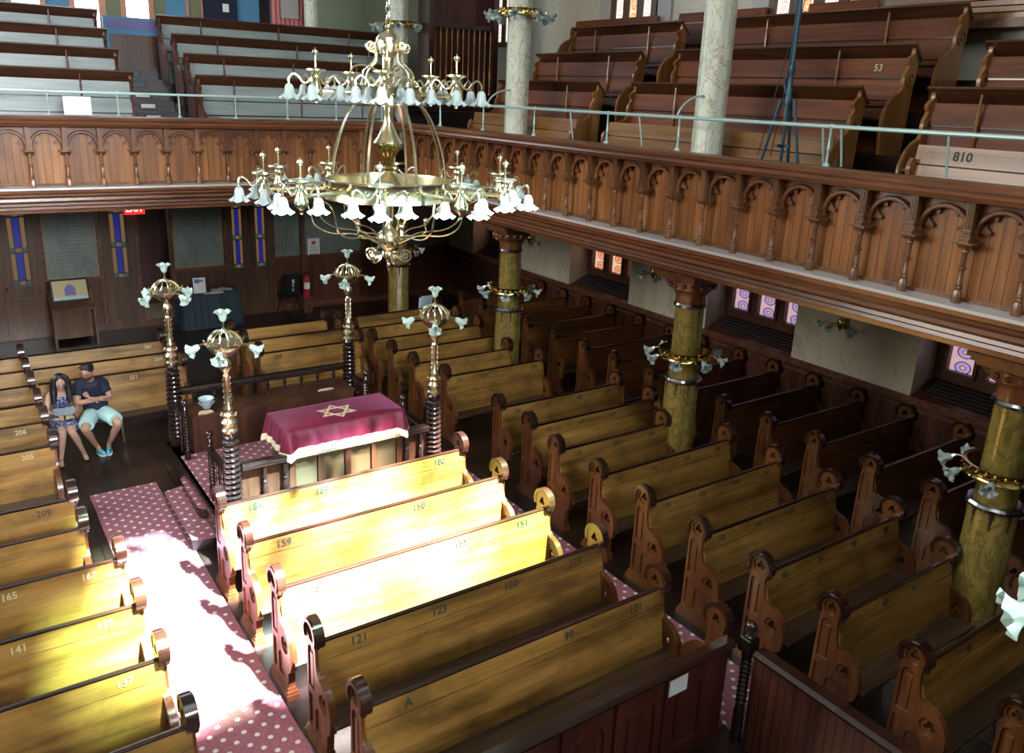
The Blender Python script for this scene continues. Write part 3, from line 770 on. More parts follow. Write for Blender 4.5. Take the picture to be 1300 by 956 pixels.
# ------------------------------------------------------------------ gallery pews with book boards
G_END = [(-.36, 0), (-.40, .28), (-.385, .46), (-.32, .60), (-.22, .68), (-.12, .72), (-.075, .79), (-.085, .86), (-.075, .93), (-.03, .985), (-.02, 1.02), (-.05, 1.05), (-.055, 1.08), (-.02, 1.12), (.04, 1.15), (.05, 1.20), (.035, 1.235), (.10, 1.20), (.165, 1.12), (.155, 1.03), (.14, .90), (.115, .75), (.09, 0)]
def gpew(L, name, mb, mboard, mend, board=True, grooves=(.62, .86), nsp=3, top=1.12, sd=.38):
    r = empty(name, cat='pew')
    b = MB(); zs = [.40] + list(grooves) + [top]
    for i in range(len(zs)-1):
        z0, z1 = zs[i]+.006, zs[i+1]-.006; off = .018 if i % 2 else 0
        yy = lambda z: -.06 + (z-.4)*.16
        b.prism([(yy(z0)-off, z0), (yy(z0)+.02, z0), (yy(z1)+.02, z1), (yy(z1)-off, z1)], .02, L-.02, 'x')
    b.prism([(-.045, .40), (-.02, .40), (.07, top-.01), (.05, top-.01)], .03, L-.03, 'x')
    gv = MB()
    for z in grooves: gv.prism([(yy(z)-.019, z-.009), (yy(z)+.01, z-.009), (yy(z)+.01, z+.009), (yy(z)-.019, z+.009)], .025, L-.025, 'x')
    b.box(.02, L-.02, -.05, .03, 0, .40)
    bk = b.build('backrest', mb, r)
    if grooves: gv.build('groove_strip', M['dark_varnish'], bk)
    MB().prism([(-sd, .40), (-.04, .39), (-.04, .415), (-sd, .43)], .02, L-.02, 'x').build('seat', mboard, r)
    for x in (0.0, L-.045):
        e = MB().prism(G_END if board else [p for p in G_END if p[1] < .99] , x, x+.045, 'x')
        eo = e.build('end_panel', mend, r)
        f = MB()
        f.prism(arc(.035, .87, .088, 0, 340, 18), x-.012, x+.057, 'x', holes=[arc(.035, .87, .055, 0, 340, 18)])
        f.prism(arc(.035, .87, .03, 0, 340, 10), x-.012, x+.057, 'x')
        oa = [(-.36, .50), (-.31, .60), (-.22, .675), (-.12, .715)]
        f.tube([(x+.022, y, z) for y, z in [(-.395, .3), (-.385, .46)] + oa[1:]], .024, 6)
        f.build('scroll_ring', mend, eo)
    if board:
        MB().prism([(.0, 1.265), (.02, 1.275), (.20, 1.09), (.18, 1.075)], -.03, L+.03, 'x').prism([(-.008, 1.262), (.022, 1.285), (.032, 1.278), (.004, 1.25)], -.035, L+.035, 'x').build('book_board', mboard, r)
        for k in range(nsp):
            x = L*(k+.5)/nsp
            MB().lathe([(.012, .60), (.018, .62), (.018, .76), (.024, .78), (.015, .80), (.022, .84), (.015, .88), (.026, .94), (.016, .98), (.022, 1.02), (.014, 1.05), (.018, 1.10), (.012, 1.21)], (x, 0, 0), 8).at(Matrix.Identity(4)).build('turned_spindle', mend, r, loc=(0, -.03, 0))
    return r
GB, GD, GE, GH = M['gallery_back'], M['gallery_board'], M['gallery_end'], M['gallery_honey']
# side gallery: rows (x of board, tier z), blocks between the aisles
rows = [(9.00, 4.20), (9.75, 4.71), (10.50, 5.22)]
blocks = [(9.75, 5.90, 'between the thick column and the tripod'), (5.06, 1.6, 'at the right edge'), (13.4, 10.58, 'right of the chandelier')]
for bi, (ya, yb, where) in enumerate(blocks):
    for ri, (x, z) in enumerate(rows):
        L = ya - yb
        dy = (-.0, -.13, -.25)[ri]
        p = gpew(L, 'gallery_pew', GB, GD, GE, nsp=2 if bi != 1 else 3, grooves=(.55, .62, .88))
        p.location = (x-.10, ya+dy, z); p.rotation_euler.z = -R90
        tag(p, '%s-row gallery pew with raised book board, %s' % (['lower', 'middle', 'upper'][ri], where), None, 'side gallery pews')
        if bi == 0 and ri == 1:
            MB().text('53', .12, T((L-.42, .008, 1.0)) @ RX(radians(81)), True).build('seat_number', M['number_pale'], p)
# front row on the gallery floor, without boards
for i, (ya, yb, lab) in enumerate([(13.4, 10.35, 'front gallery pew behind the pipe rail right of the chandelier'), (9.62, 5.75, 'front gallery pew behind the pipe rail, passing the thick column'), (4.80, 1.6, 'honey-coloured front gallery pew numbered 810 at the right edge')]):
    L = ya-yb
    p = gpew(L, 'gallery_pew', GH, GD, GE, board=False, grooves=(.55, .92), top=1.12, sd=.10)
    p.location = (8.325, ya, 3.78); p.rotation_euler.z = -R90
    tag(p, lab, None, 'front gallery pews')
    if i == 2: MB().text('810', .13, T((.50, .034, 1.02)) @ RX(radians(81)), True).build('seat_number', M['number_dark'], p)
# top row against the wall: only its ends and backs show
for i, (ya, yb, w) in enumerate([(14.1, 11.7, 'far'), (11.2, 9.25, 'middle'), (8.5, 7.3, 'near')]):
    p = gpew(ya-yb, 'gallery_pew', GB, GD, GE, board=False, grooves=(.55, .92), top=1.1)
    p.location = (11.15, ya, 5.62); p.rotation_euler.z = -R90
    tag(p, 'topmost side gallery pew under the stained windows, %s one' % w, None, 'top row side gallery pews')
# rear gallery rows: left of the steps and right of them
PB = M['bench_sheen']
rr = [(15.12, 4.06, 2.86, 3.89), (15.87, 4.42, 2.80, 3.91), (16.62, 4.77, 2.78, 3.90), (17.52, 5.13, 2.80, 3.86)]
for ri, (y, z, xe, xs) in enumerate(rr):
    L = 4.6
    p = gpew(L, 'gallery_pew', PB, GD, M['red_wood'], nsp=3, grooves=(.62, .86))
    p.location = (xe-L, y-.06, z)
    tag(p, 'pale-backed rear gallery pew left of the steps, %s row from the rail' % ordn(ri), None, 'rear gallery pews left of the steps')
    L = [3.6, 3.85, 4.6, 4.6][ri]
    p = gpew(L, 'gallery_pew', PB, GD, M['red_wood'], nsp=3, grooves=(.62, .86))
    p.location = (xs, y-.06, z)
    tag(p, 'pale-backed rear gallery pew right of the steps, %s row from the rail' % ordn(ri), None, 'rear gallery pews right of the steps')
# steps between the rear blocks with small framed number plates
st = MB()
for k in range(9):
    st.box(2.92, 3.84, 14.64+k*.39, 18.3, 3.75+.185*k, 3.75+.185*(k+1))
struct(st.build('floor_gallery_steps', M['step_wood']), 'wooden steps between the rear gallery seats')
for k in range(5):
    kk = k+4; y = 14.64 + kk*.39; z = 3.75+.185*kk+.09
    o = empty('step_plate', (3.38, y-.002, z), 0, 'small framed plate on a rear gallery step riser, %s from the bottom' % ordn(k), 'plate', 'plates on the gallery steps')
    MB().box(-.17, .17, -.012, 0, -.065, .065).build('plate_frame', M['black_plastic'], o)
    MB().box(-.12, .12, -.016, -.012, -.035, .035).build('plate_face', M['white_paper'] if k in (1, 2, 0) else M['tripod_blue'], o)

# pipe rails on both gallery fronts
pr = empty('pipe_rail', (0, 0, 0), 0, 'pale metal pipe rail on posts along the side gallery front', 'railing')
MB().tube([(7.43, 14.2, 5.04), (7.43, 10, 5.04), (7.43, 5, 5.04), (7.43, -2, 5.04)], .022, 8).build('pipe', M['rail_paint'], pr)
for y in (13.0, 11.6, 10.2, 8.55, 7.25, 5.17, 2.4):
    MB().lathe([(.04, 4.65), (.035, 4.67), (.014, 4.69), (.012, 4.8), (.018, 4.82), (.012, 4.84), (.012, 5.0), (.02, 5.03), (.028, 5.04), (.02, 5.06), (0, 5.07)], (7.43, y, 0), 10).build('rail_post', M['rail_paint'], pr)
for y, dx in ((9.36, .05), (9.0+4, .0), (7.96, .06), (5.27, .05), (5.06, .05), (3.98, .03)):
    MB().tube([(7.43, y, 5.04), (7.43+dx, y-.03, 4.66)], .011, 6).build('stay_rod', M['rail_paint'], pr)
for yc in (7.3, 11.5): MB().tube(bez((7.43, yc, 5.06), (7.47, yc-.02, 5.22), (7.7, yc, 5.3), (7.9, yc+.02, 5.3)), .014, 6).build('wall_stay', M['rail_paint'], pr)
pr = empty('pipe_rail', (0, 0, 0), 0, 'pale teal pipe rail on posts along the rear gallery front', 'railing')
MB().tube([(-4.3, 14.42, 5.0), (2, 14.42, 5.0), (7.43, 14.42, 5.02)], .02, 8).build('pipe', M['rail_paint'], pr)
for x in (-.35, .6, 1.54, 2.5, 3.41, 4.31, 5.2, 6.1, 7.0):
    MB().lathe([(.04, 4.65), (.03, 4.67), (.012, 4.69), (.012, 4.97), (.02, 4.99), (.026, 5.0), (.02, 5.02), (0, 5.035)], (x, 14.42, 0), 10).build('rail_post', M['rail_paint'], pr)
tag(MB().box(-.19, .19, -.004, .004, -.135, .135).build('paper_sheet', M['white_paper'], loc=(1.93, 14.395, 4.80)), 'blank white sheet hanging on the rear gallery rail', 'notice')

# ------------------------------------------------------------------ upper rear wall furnishing
def upper_window(n, x0, x1, z0, z1, label):
    w = empty('window_%d' % n, ((x0+x1)/2, YR-.03, z0)); struct(w, label)
    h = (x1-x0)/2
    MB().prism([(-h-.1, -.1), (h+.1, -.1), (h+.1, z1-z0+.1), (-h-.1, z1-z0+.1)], -.04, .02, 'y', holes=[[(-h, 0), (h, 0), (h, z1-z0), (-h, z1-z0)]]).build('window_frame', M['copper_trim'], w)
    MB().box(-h, h, -.005, .01, 0, z1-z0).build('bright_pane', M['glass_pinkwhite'], w)
upper_window(9, 1.62, 2.08, 6.1, 9.5, 'bright pinkish-white window at the far left of the rear gallery')
upper_window(10, 2.68, 3.10, 5.85, 9.5, 'bright pinkish-white window left of the gallery steps')
upper_window(11, 3.60, 4.02, 6.38, 9.5, 'bright window over the gallery steps')
for i, (x0, x1, m) in enumerate([(1.25, 1.58, 'olive_paint'), (3.24, 3.52, 'olive_paint'), (4.10, 4.35, 'olive_paint'), (4.85, 5.05, 'olive_paint')]):
    struct(MB().box(x0, x1, YR-.03, YR, 6.0, 10).build('trim_%d' % (10+i), M[m]), 'olive painted wall strip')
for i, x in enumerate((1.22, 3.2, 4.06, 4.78, 5.08)):
    struct(MB().box(x-.02, x+.03, YR-.06, YR, 5.9, 10).build('trim_%d' % (20+i), M['copper_trim']), 'copper-coloured upright')
nb = empty('notice_board', (5.45, YR-.04, 6.05), 0, 'dark blue framed panel with pale papers on the rear gallery wall', 'notice board')
MB().box(-.36, .36, -.03, .0, 0, 1.6).build('board', M['paper_blue'] if False else M['navy_cloth'], nb)
MB().box(.05, .18, -.04, -.03, .62, .78).box(-.3, -.12, -.04, -.03, .06, .22).build('paper', M['white_paper'], nb)
MB().box(-.36, -.08, -.045, -.031, -.02, .32).build('pinned_sheet', M['pink_cloth'], nb)
# boarded panel with blue frame at the head of the gallery steps
bp = empty('boarded_panel', (3.6, 18.32, 5.35), 0, 'dark boarded panel in a blue frame at the head of the gallery steps', 'panel')
MB().box(-.46, .46, 0, .04, 0, .72).build('planks', M['wainscot'], bp)
MB().prism([(-.56, -.06), (.52, -.06), (.52, 1.02), (-.56, 1.02)], -.03, .05, 'y', holes=[[(-.46, 0), (.42, 0), (.42, .70), (-.46, .70)]]).build('frame', M['blue_paint'], bp)
MB().box(-.5, .46, -.05, -.031, .80, .98).build('shelf_strip', M['paper_blue'], bp)
# pink draped door and green-cream wall part to the right
struct(MB().box(7.35, 11.35, YR-.04, YR, 3.75, ZC).build('wall_rear_cream', M['green_wall']))
pd = empty('pink_curtain', (6.95, YR-.1, 5.2), 0, 'pink draped doorway with a pale notice in the rear gallery', 'curtain')
cu = MB()
pts = [(-.42 + .84*k/40, .03*sin(k*1.3)) for k in range(41)]
cu.prism(pts + [(x, y+.02) for x, y in reversed(pts)], 0, 4, 'z'); cu.build('drape', M['pink_cloth'], pd)
MB().box(-.22, .18, -.06, -.05, 1.45, 2.6).build('notice', M['ledge_paint'], pd)
struct(MB().box(6.3, 6.5, YR-.08, YR, 3.8, ZC).build('trim_30', M['dark_void']), 'dark door jamb')
# dark carved screen with brass balusters at the gallery corner
sc = empty('wooden_screen', (8.9, 15.1, 4.9), 0, 'tall dark wooden screen with thin balusters at the gallery corner', 'screen')
MB().box(-.55, 1.0, .25, .35, 0, 5).build('back_panel', M['red_wood'], sc)
MB().box(-.60, -.50, -.1, .35, 0, 5).box(.9, 1.02, -.1, .35, 0, 5).box(-.55, .95, -.06, .02, 1.55, 1.63).box(-.55, .95, -.06, .02, 0.2, .3).build('frame', M['dark_varnish'], sc)
for k in range(11):
    MB().lathe([(.02, .3), (.012, .4), (.022, .7), (.012, .8), (.012, 1.3), (.02, 1.4), (.012, 1.55)], (-.42+k*.13, -.02, 0), 6).build('baluster', M['gallery_honey'], sc)
tag(MB().box(-.05, .05, -.05, .05, -.16, .16).build('fire_alarm', M['red_paint'], loc=(11.28, 18.6, 7.35)), 'small red alarm device on the cream wall at the top', 'alarm')
# stacked old planks on the ledge at the upper right
for k in range(18):
    L = random.uniform(2.0, 2.7); z = 6.36 + (k//3)*.075; x = 11.02 + (k % 3)*.09; y0 = 4.5 + random.uniform(0, .5)
    if True:
        o = MB().box(0, .08, 0, L, 0, .06).build('plank', M['plank_pale'] if k % 2 else M['gallery_end'], loc=(x, y0, z+.0))
        tag(o, 'old %s plank lying in the stack under the upper right window' % ('pale' if k % 2 else 'brown'), 'plank', 'planks stacked at the upper right, %s ones' % ('pale' if k % 2 else 'brown'))
struct(MB().box(10.98, 11.35, 3.0, 8.0, 6.25, 6.36).build('trim_40', M['cap_wood']), 'wooden ledge behind the top gallery row')

# ------------------------------------------------------------------ rear wall at ground level: doors, tablets, fittings
def door(n, x0, x1, label, glass=True, knob=None):
    d = empty('door_%d' % n, ((x0+x1)/2, YR-.02, 0)); struct(d, label)
    h = (x1-x0)/2
    gx = h*.46
    holes = [[(-gx, 1.12), (gx, 1.12), (gx, 2.62), (-gx, 2.62)], [(-gx*1.25, .22), (gx*1.25, .22), (gx*1.25, .92), (-gx*1.25, .92)]]
    MB().prism([(-h, .02), (h, .02), (h, 2.8), (-h, 2.8)], -.05, .01, 'y', holes=holes).build('door_leaf', M['door_wood'], d)
    b = MB()
    for q, yy in ((1.25, -.02), (1.0, -.035), (.72, -.055), (.45, -.035)):
        b.box(-gx*q, gx*q, yy, 0, .57-.35*q/1.25, .57+.35*q/1.25)
    b.build('raised_panel', M['door_wood'], d)
    MB().box(-gx, gx, -.012, .0, 1.12, 2.62).build('leading', M['black_plastic'], d)
    w = gx*2; g = .012
    cols3 = [(-gx+g, -gx+w*.27), (-gx+w*.33, gx-w*.33), (gx-w*.27, gx-g)]
    am, bl, te = MB(), MB(), MB()
    for (z0, z1) in ((1.24, 1.78), (1.90, 2.50)):
        for k, (a, c) in enumerate(cols3):
            (bl if k == 1 else am).box(a, c, -.02, -.012, z0, z1)
    for z0 in (1.13, 1.80, 2.52):
        for k, (a, c) in enumerate(cols3): (am if k == 1 else te).box(a, c, -.02, -.012, z0+.01, z0+.085)
    am.build('amber_glass', M['pane_amber'], d); bl.build('blue_glass', M['pane_blue'], d); te.build('teal_glass', M['pane_teal'], d)
    if knob is not None: MB().lathe([(.03, -.06), (.012, -.05), (.012, -.02), (.034, 0), (.036, .02), (.02, .04), (0, .045)], (0, 0, 0), 12).at(Matrix.Identity(4)).build('door_knob', M['brass'], d, loc=(knob*h*.85, -.10, 1.08))
door(1, .86, 1.56, 'left panelled door leaf with blue and amber glass', knob=-1)
door(2, .14, .84, 'door leaf with amber and blue glass at the left edge')
door(3, 2.72, 3.38, 'open-doorway side leaf with blue and amber glass')
door(4, 5.30, 5.80, 'left leaf of the glazed double door right of the second tablet', knob=1)
door(5, 5.83, 6.33, 'right leaf of the glazed double door')
def tablet(x0, x1, z0, z1, label):
    h = (x1-x0)/2; t = empty('marble_tablet', ((x0+x1)/2, YR-.01, z0), 0, label, 'tablet')
    MB().box(-h, h, -.05, 0, 0, z1-z0).build('slab', M['tablet'], t)
    MB().prism([(-h-.03, -.03), (h+.03, -.03), (h+.03, z1-z0+.03), (-h-.03, z1-z0+.03)], -.06, 0, 'y', holes=[[(-h, 0), (h, 0), (h, z1-z0), (-h, z1-z0)]]).build('edge_moulding', M['tan_floor'], t)
    b = MB(); z = z1-z0-.15; r = random.Random(3)
    while z > .2:
        w = r.uniform(.35, .75)*h; b.box(-w, w, -.053, -.05, z, z+.012); z -= .075
    b.build('inscription_lines', M['sign_ink'], t)
tablet(1.68, 2.60, 1.24, 2.95, 'grey-green inscribed tablet between the glazed doors on the left')
tablet(4.18, 5.18, 1.27, 2.95, 'grey-green inscribed tablet above the black cloth table')
struct(MB().box(1.6, 2.7, YR-.02, YR, 0, 1.1).box(4.12, 5.26, YR-.02, YR, 0, 1.15).build('wall_rear_wainscot', M['wainscot']))
struct(MB().box(1.6, 2.7, YR-.07, YR, 1.1, 1.18).box(4.12, 5.26, YR-.07, YR, 1.15, 1.21).box(6.4, 8.0, YR-.07, YR, 1.25, 1.33).build('trim_50', M['cap_wood']), 'moulded rail over the rear wainscot')
struct(MB().box(6.42, 7.02, YR-.03, YR, 1.33, 3.2).box(7.16, 8.6, YR-.03, YR, 1.33, 3.2).box(8.9, 11.2, YR-.03, YR, 1.33, 3.2).build('wall_rear_panel', M['tablet']))
struct(MB().box(6.40, 11.2, YR-.02, YR, 0, 1.25).build('wall_rear_wainscot_right', M['wainscot']))
struct(MB().box(-4, 11.1, YR-.05, YR, 0, .14).box(2.64, 2.70, YR-.08, YR, 0, 3).box(5.24, 5.29, YR-.08, YR, 0, 3).box(6.34, 6.4, YR-.08, YR, 0, 3).box(7.04, 7.14, YR-.09, YR, 0, 3.2).box(3.38, 3.44, YR-.08, YR, 0, 2.9).box(4.08, 4.14, YR-.08, YR, 0, 2.9).build('baseboard_rear', M['cap_wood']))
ex = empty('exit_sign', (3.40, YR-.13, 2.60), 0, 'red lit EXIT sign above the open doorway', 'sign')
MB().box(-.20, .20, -.03, .03, -.11, .11).build('sign_box', M['exit_red'], ex)
MB().text('EXIT', .17, T((0, -.034, 0)) @ RX(R90), True).build('letters', M['exit_letters'], ex)
nt = empty('notice_sheet', (7.36, YR-.06, 1.50), 0, 'white printed notice on the rear wall below the chandelier', 'notice')
MB().box(-.15, .15, -.006, 0, -.22, .22).build('paper', M['white_paper'], nt)
MB().box(-.05, .05, -.008, -.006, .08, .15).build('red_mark', M['red_paint'], nt)
b = MB()
for k in range(6): b.box(-.11, .11, -.008, -.006, .03-k*.04, .042-k*.04)
b.build('text_lines', M['sign_ink'], nt)

# display stand with framed picture
ls = empty('display_stand', (1.96, 18.2, 0), 0, 'wooden display stand holding a framed picture of a building front', 'stand')
for x in (-.37, .37): MB().prism([(-.28, 0), (.12, 0), (.18, .95), (.10, 1.1), (-.16, .84), (-.24, .8)], x-.02, x+.02, 'x').build('side_board', M['door_wood'], ls)
MB().prism([(-.24, .76), (.18, .96), (.18, 1.0), (-.24, .80)], -.39, .39, 'x').box(-.35, .35, .10, .13, .1, .9).build('shelf', M['door_wood'], ls)
pf = MB(); mt = T((0, -.03, .90)) @ RX(radians(62))
pf.at(mt).prism([(-.34, 0), (.34, 0), (.34, .46), (-.34, .46)], 0, .03, 'z', holes=[[(-.31, .03), (.31, .03), (.31, .43), (-.31, .43)]])
pf.build('picture_frame', M['silver'], ls)
MB().at(mt).box(-.31, .31, .03, .43, .005, .012).build('picture_card', M['white_paper'] if False else M['bag_tan'], ls)
a = MB().at(mt); a.prism([(-.10, .12), (.10, .12), (.10, .26), (.05, .33), (0, .35), (-.05, .33), (-.10, .26)], .012, .015, 'z'); a.build('picture_motif', M['paper_blue'], ls)
MB().at(mt).box(-.31, .31, .03, .10, .012, .014).build('picture_foreground', M['porcelain'], ls)

# table with black cloth
tb = empty('display_table', (4.72, 18.52, 0), 0, 'long table by the wall draped to the floor in black cloth', 'table')
def drape(L, W, H, flare=.07, n=120, amp=.018, waves=26):
    b = MB(); per = []
    def loop(off, z, am):
        pts = []
        for k in range(n):
            t = k/n*2*(L+W)
            if t < L: p = (-L/2+t, -W/2); nn = (0, -1)
            elif t < L+W: p = (L/2, -W/2+(t-L)); nn = (1, 0)
            elif t < 2*L+W: p = (L/2-(t-L-W), W/2); nn = (0, 1)
            else: p = (-L/2, W/2-(t-2*L-W)); nn = (-1, 0)
            o = off + am*sin(2*pi*waves*k/n) + am*.6*sin(2*pi*k*7.3/n)
            pts.append((p[0]+nn[0]*o, p[1]+nn[1]*o, z))
        return pts
    rings = [loop(0, H, 0), loop(.006, H-.02, .002), loop(flare*.4, H*.6, amp*.6), loop(flare, .01, amp)]
    vs = [p for r_ in rings for p in r_]; fs = [tuple(range(n))]
    for j in range(len(rings)-1):
        for k in range(n): fs.append((j*n+k, j*n+(k+1) % n, (j+1)*n+(k+1) % n, (j+1)*n+k))
    return b.add(vs, fs)
MB().box(-.6, .6, -.3, .3, .72, .75).build('tabletop', M['door_wood'], tb)
for x in (-.55, .55):
    for y in (-.26, .26): MB().tube([(x, y, 0), (x, y, .72)], .02, 8).build('leg', M['silver'], tb)
tag(drape(1.24, .64, .765).build('tablecloth', M['cloth_black'], loc=(4.72, 18.52, 0)), 'black cloth draped over the display table', 'tablecloth')
ff = empty('framed_flyer', (4.50, 18.38, .768), -.15, 'white framed flyer standing on the black table', 'flyer')
MB().at(RX(radians(-8))).box(-.13, .13, -.01, .01, 0, .34).build('holder', M['white_paper'], ff)
MB().at(RX(radians(-8))).box(-.10, .0, -.013, -.01, .22, .31).box(.0, .08, -.013, -.01, .25, .29).build('printed_block', M['paper_blue'], ff)
for i, (x, y, r_) in enumerate([(4.62, 18.30, .1), (4.78, 18.30, -.1), (4.90, 18.32, .15), (4.86, 18.55, .0), (5.02, 18.55, .1), (5.16, 18.50, 0), (5.08, 18.66, -.2)]):
    tag(MB().box(-.07, .07, -.1, .1, 0, .012).build('leaflet_stack', M['white_paper'] if i % 3 else M['bag_tan'], loc=(x, y, .768), rz=r_), '%s leaflet pile laid out on the black table, %s from the flyer' % ('pale' if i % 3 else 'tan', ordn(i)), 'leaflets', 'leaflets on the black table')
# folding chair, extinguisher, second pale folding chair
def folding_chair(loc, rz, m, label, marks=False):
    c = empty('folding_chair', loc, rz, label, 'chair')
    b = MB().prism(arch_slot(-.21, .21, .56, 1.02, 8) if False else [(-.21, .54), (.21, .54), (.21, .94), (.17, 1.02), (-.17, 1.02), (-.21, .94)], -.015, .015, 'y')
    b.build('backrest', M[m], c)
    MB().prism([(-.2, 0), (.2, 0), (.18, .40), (-.18, .40)], -.01, .02, 'z').build('seat', M[m], c).location = (0, -.40, .45)
    for s in (-1, 1):
        MB().tube([(s*.215, -.01, 1.0), (s*.215, -.08, .5), (s*.215, -.42, .01)], .014, 8).build('leg', M[m], c)
        MB().tube([(s*.19, .28, .01), (s*.19, -.28, .46)], .013, 8).build('leg', M[m], c)
    MB().tube([(-.19, .2, .15), (.19, .2, .15)], .01, 6).build('stretcher', M[m], c)
    if marks: MB().box(-.06, .0, .016, .019, .78, .88).box(-.04, .0, .016, .019, .70, .77).box(-.04, .0, .016, .019, .60, .66).build('sticker', M['white_paper'], c)
folding_chair((6.60, 18.42, 0), pi+.1, 'black_plastic', 'black folding chair beside the fire extinguisher', True)
folding_chair((8.45, 15.15, 0), pi, 'porcelain', 'pale grey folding chair behind the rearmost pew at the far column')
fe = empty('fire_extinguisher', (7.03, 18.62, .38), 0, 'red fire extinguisher beside the black folding chair', 'fire extinguisher')
MB().lathe([(.075, 0), (.08, .02), (.08, .42), (.06, .48), (.025, .52), (.025, .55)], (0, 0, 0), 16).build('cylinder', M['red_paint'], fe)
MB().box(-.03, .03, -.09, .02, .55, .57).box(-.02, .02, -.1, .0, .59, .61).tube([(.03, 0, .55), (.10, -.02, .45), (.09, -.03, .2)], .012, 6).build('valve', M['black_plastic'], fe)
MB().lathe([(.0815, .2), (.0815, .36)], (0, 0, 0), 12, a0=-pi*.85, a1=-pi*.15).build('white_label', M['white_paper'], fe, fix=False)
MB().box(-.1, .1, -.1, .3, -.38, 0).build('bracket', M['door_wood'], fe)

# ------------------------------------------------------------------ reading platform (bimah)
bm_ = empty('reading_platform', (0, 0, 0), 0, 'raised dark wooden reading platform with turned rails and carpeted top', 'platform')
X0, X1, Y0, Y1 = 2.27, 4.80, 8.42, 11.05
BW, TB = M['bimah_wood'], M['turned_black']
MB().box(X0-.10, X1+.12, Y0-.10, Y1+.12, 0, .46).box(X0-.14, X1+.16, Y0-.13, Y1+.16, 0, .1).box(X0-.13, X1+.15, Y0-.12, Y1+.15, .40, .46).build('base', TB, bm_)
MB().box(X0-.06, X1+.06, Y0+.02, Y1-.45, .46, .475).build('platform_carpet', M['dotted_carpet'], bm_)
def hrail(b, p, q, z0=1.13, z1=1.22, w=.055):
    p = Vector((p[0], p[1], 0)); q = Vector((q[0], q[1], 0)); d = (q-p); L = d.length; d.normalize(); a = math.atan2(d.y, d.x)
    m0 = b.m; b.m = T(p) @ RZ(a)
    b.prism([(-w, z0+.02), (-w*.7, z0), (w*.7, z0), (w, z0+.02), (w*.9, z0+.045), (w, z0+.06), (w*.7, z1), (-w*.7, z1), (-w, z0+.06), (-w*.9, z0+.045)], 0, L, 'x'); b.m = m0
def baluster(parent, x, y, z0, z1, k=1.0):
    h = z1-z0; pr = [(.028, 0), (.028, .16), (.018, .18), (.03, .22), (.018, .25), (.024, .32), (.014, .36), (.02, .45), (.028, .55), (.032, .63), (.018, .70), (.028, .73), (.016, .77), (.028, .82), (.024, .88), (.028, 1)]
    return MB().lathe([(r*k, z0 + q*h) for r, q in pr], (x, y, 0), 10).build('baluster', TB, parent)
for xa, xb in ((X0+.1, 2.91), (4.36, X1-.1)):
    b = MB(); hrail(b, (xa, Y0), (xb, Y0)); b.build('front_rail', TB, bm_)
    MB().box(xa, xb, Y0+.03, Y0+.05, .46, 1.12).build('rail_panel', BW, bm_)
for x, kk in ((2.62, 1), (2.86, 1.35), (4.40, 1.2), (4.59, 1)): baluster(bm_, x, Y0-.015, .46, 1.13, kk)
b = MB(); hrail(b, (X0+.1, Y1), (X1-.1, Y1), 1.17, 1.26); b.build('rear_rail', TB, bm_)
for k in range(9): baluster(bm_, X0+.28+k*.25, Y1, .98, 1.17, .9)
MB().box(X0+.12, X1-.12, 10.62, Y1+.06, .46, .98).box(X0+.10, X1-.10, 10.60, Y1+.04, .965, .99).build('bench_chest', BW, bm_)
# side rails and small ball-topped newels beside the two openings
def newel(x, y, zt=1.30):
    n = MB().lathe([(.04, .46), (.04, .60)] + [(.030+.011*(k % 2), .62+.022*k) for k in range(24)] + [(.04, 1.16), (.03, 1.18), (.02, 1.21)], (x, y, 0), 12)
    n.ball((x, y, 1.26), .052, 12, 8)
    return n.build('newel', TB, bm_)
for x in (X0, X1):
    newel(x, 9.30); newel(x, 10.46)
    for ya, yb in ((Y0+.08, 9.28), (10.48, Y1-.08)): b = MB(); hrail(b, (x, ya), (x, yb), 1.02, 1.10, .04); b.build('side_rail', TB, bm_)
    for y in (8.62, 8.82, 9.02): baluster(bm_, x, y, .46, 1.03, .8)
    baluster(bm_, x, 10.75, .46, 1.03, .8)
# carpeted steps on both sides
for sx, xx in ((-1, X0-.1), (1, X1+.12)):
    s = MB()
    w1 = .26
    def tread(d0, d1, ya, yb, z0, z1):
        a = xx + sx*d0; c = xx + sx*d1
        s.prism([(a, ya), (c, ya+.08), (c, yb-.08), (a, yb)][::(1 if sx < 0 else -1)], z0, z1, 'z')
    tread(0, .26, 8.85, 10.35, 0, .155); tread(0, .06, 9.3, 10.3, .155, .31)
    s.build('step_body', TB, bm_)
    s = MB(); tread(0, .265, 8.84, 10.36, .155, .17); tread(0, .065, 9.29, 10.31, .31, .325); s.build('step_carpet', M['dotted_carpet'], bm_)

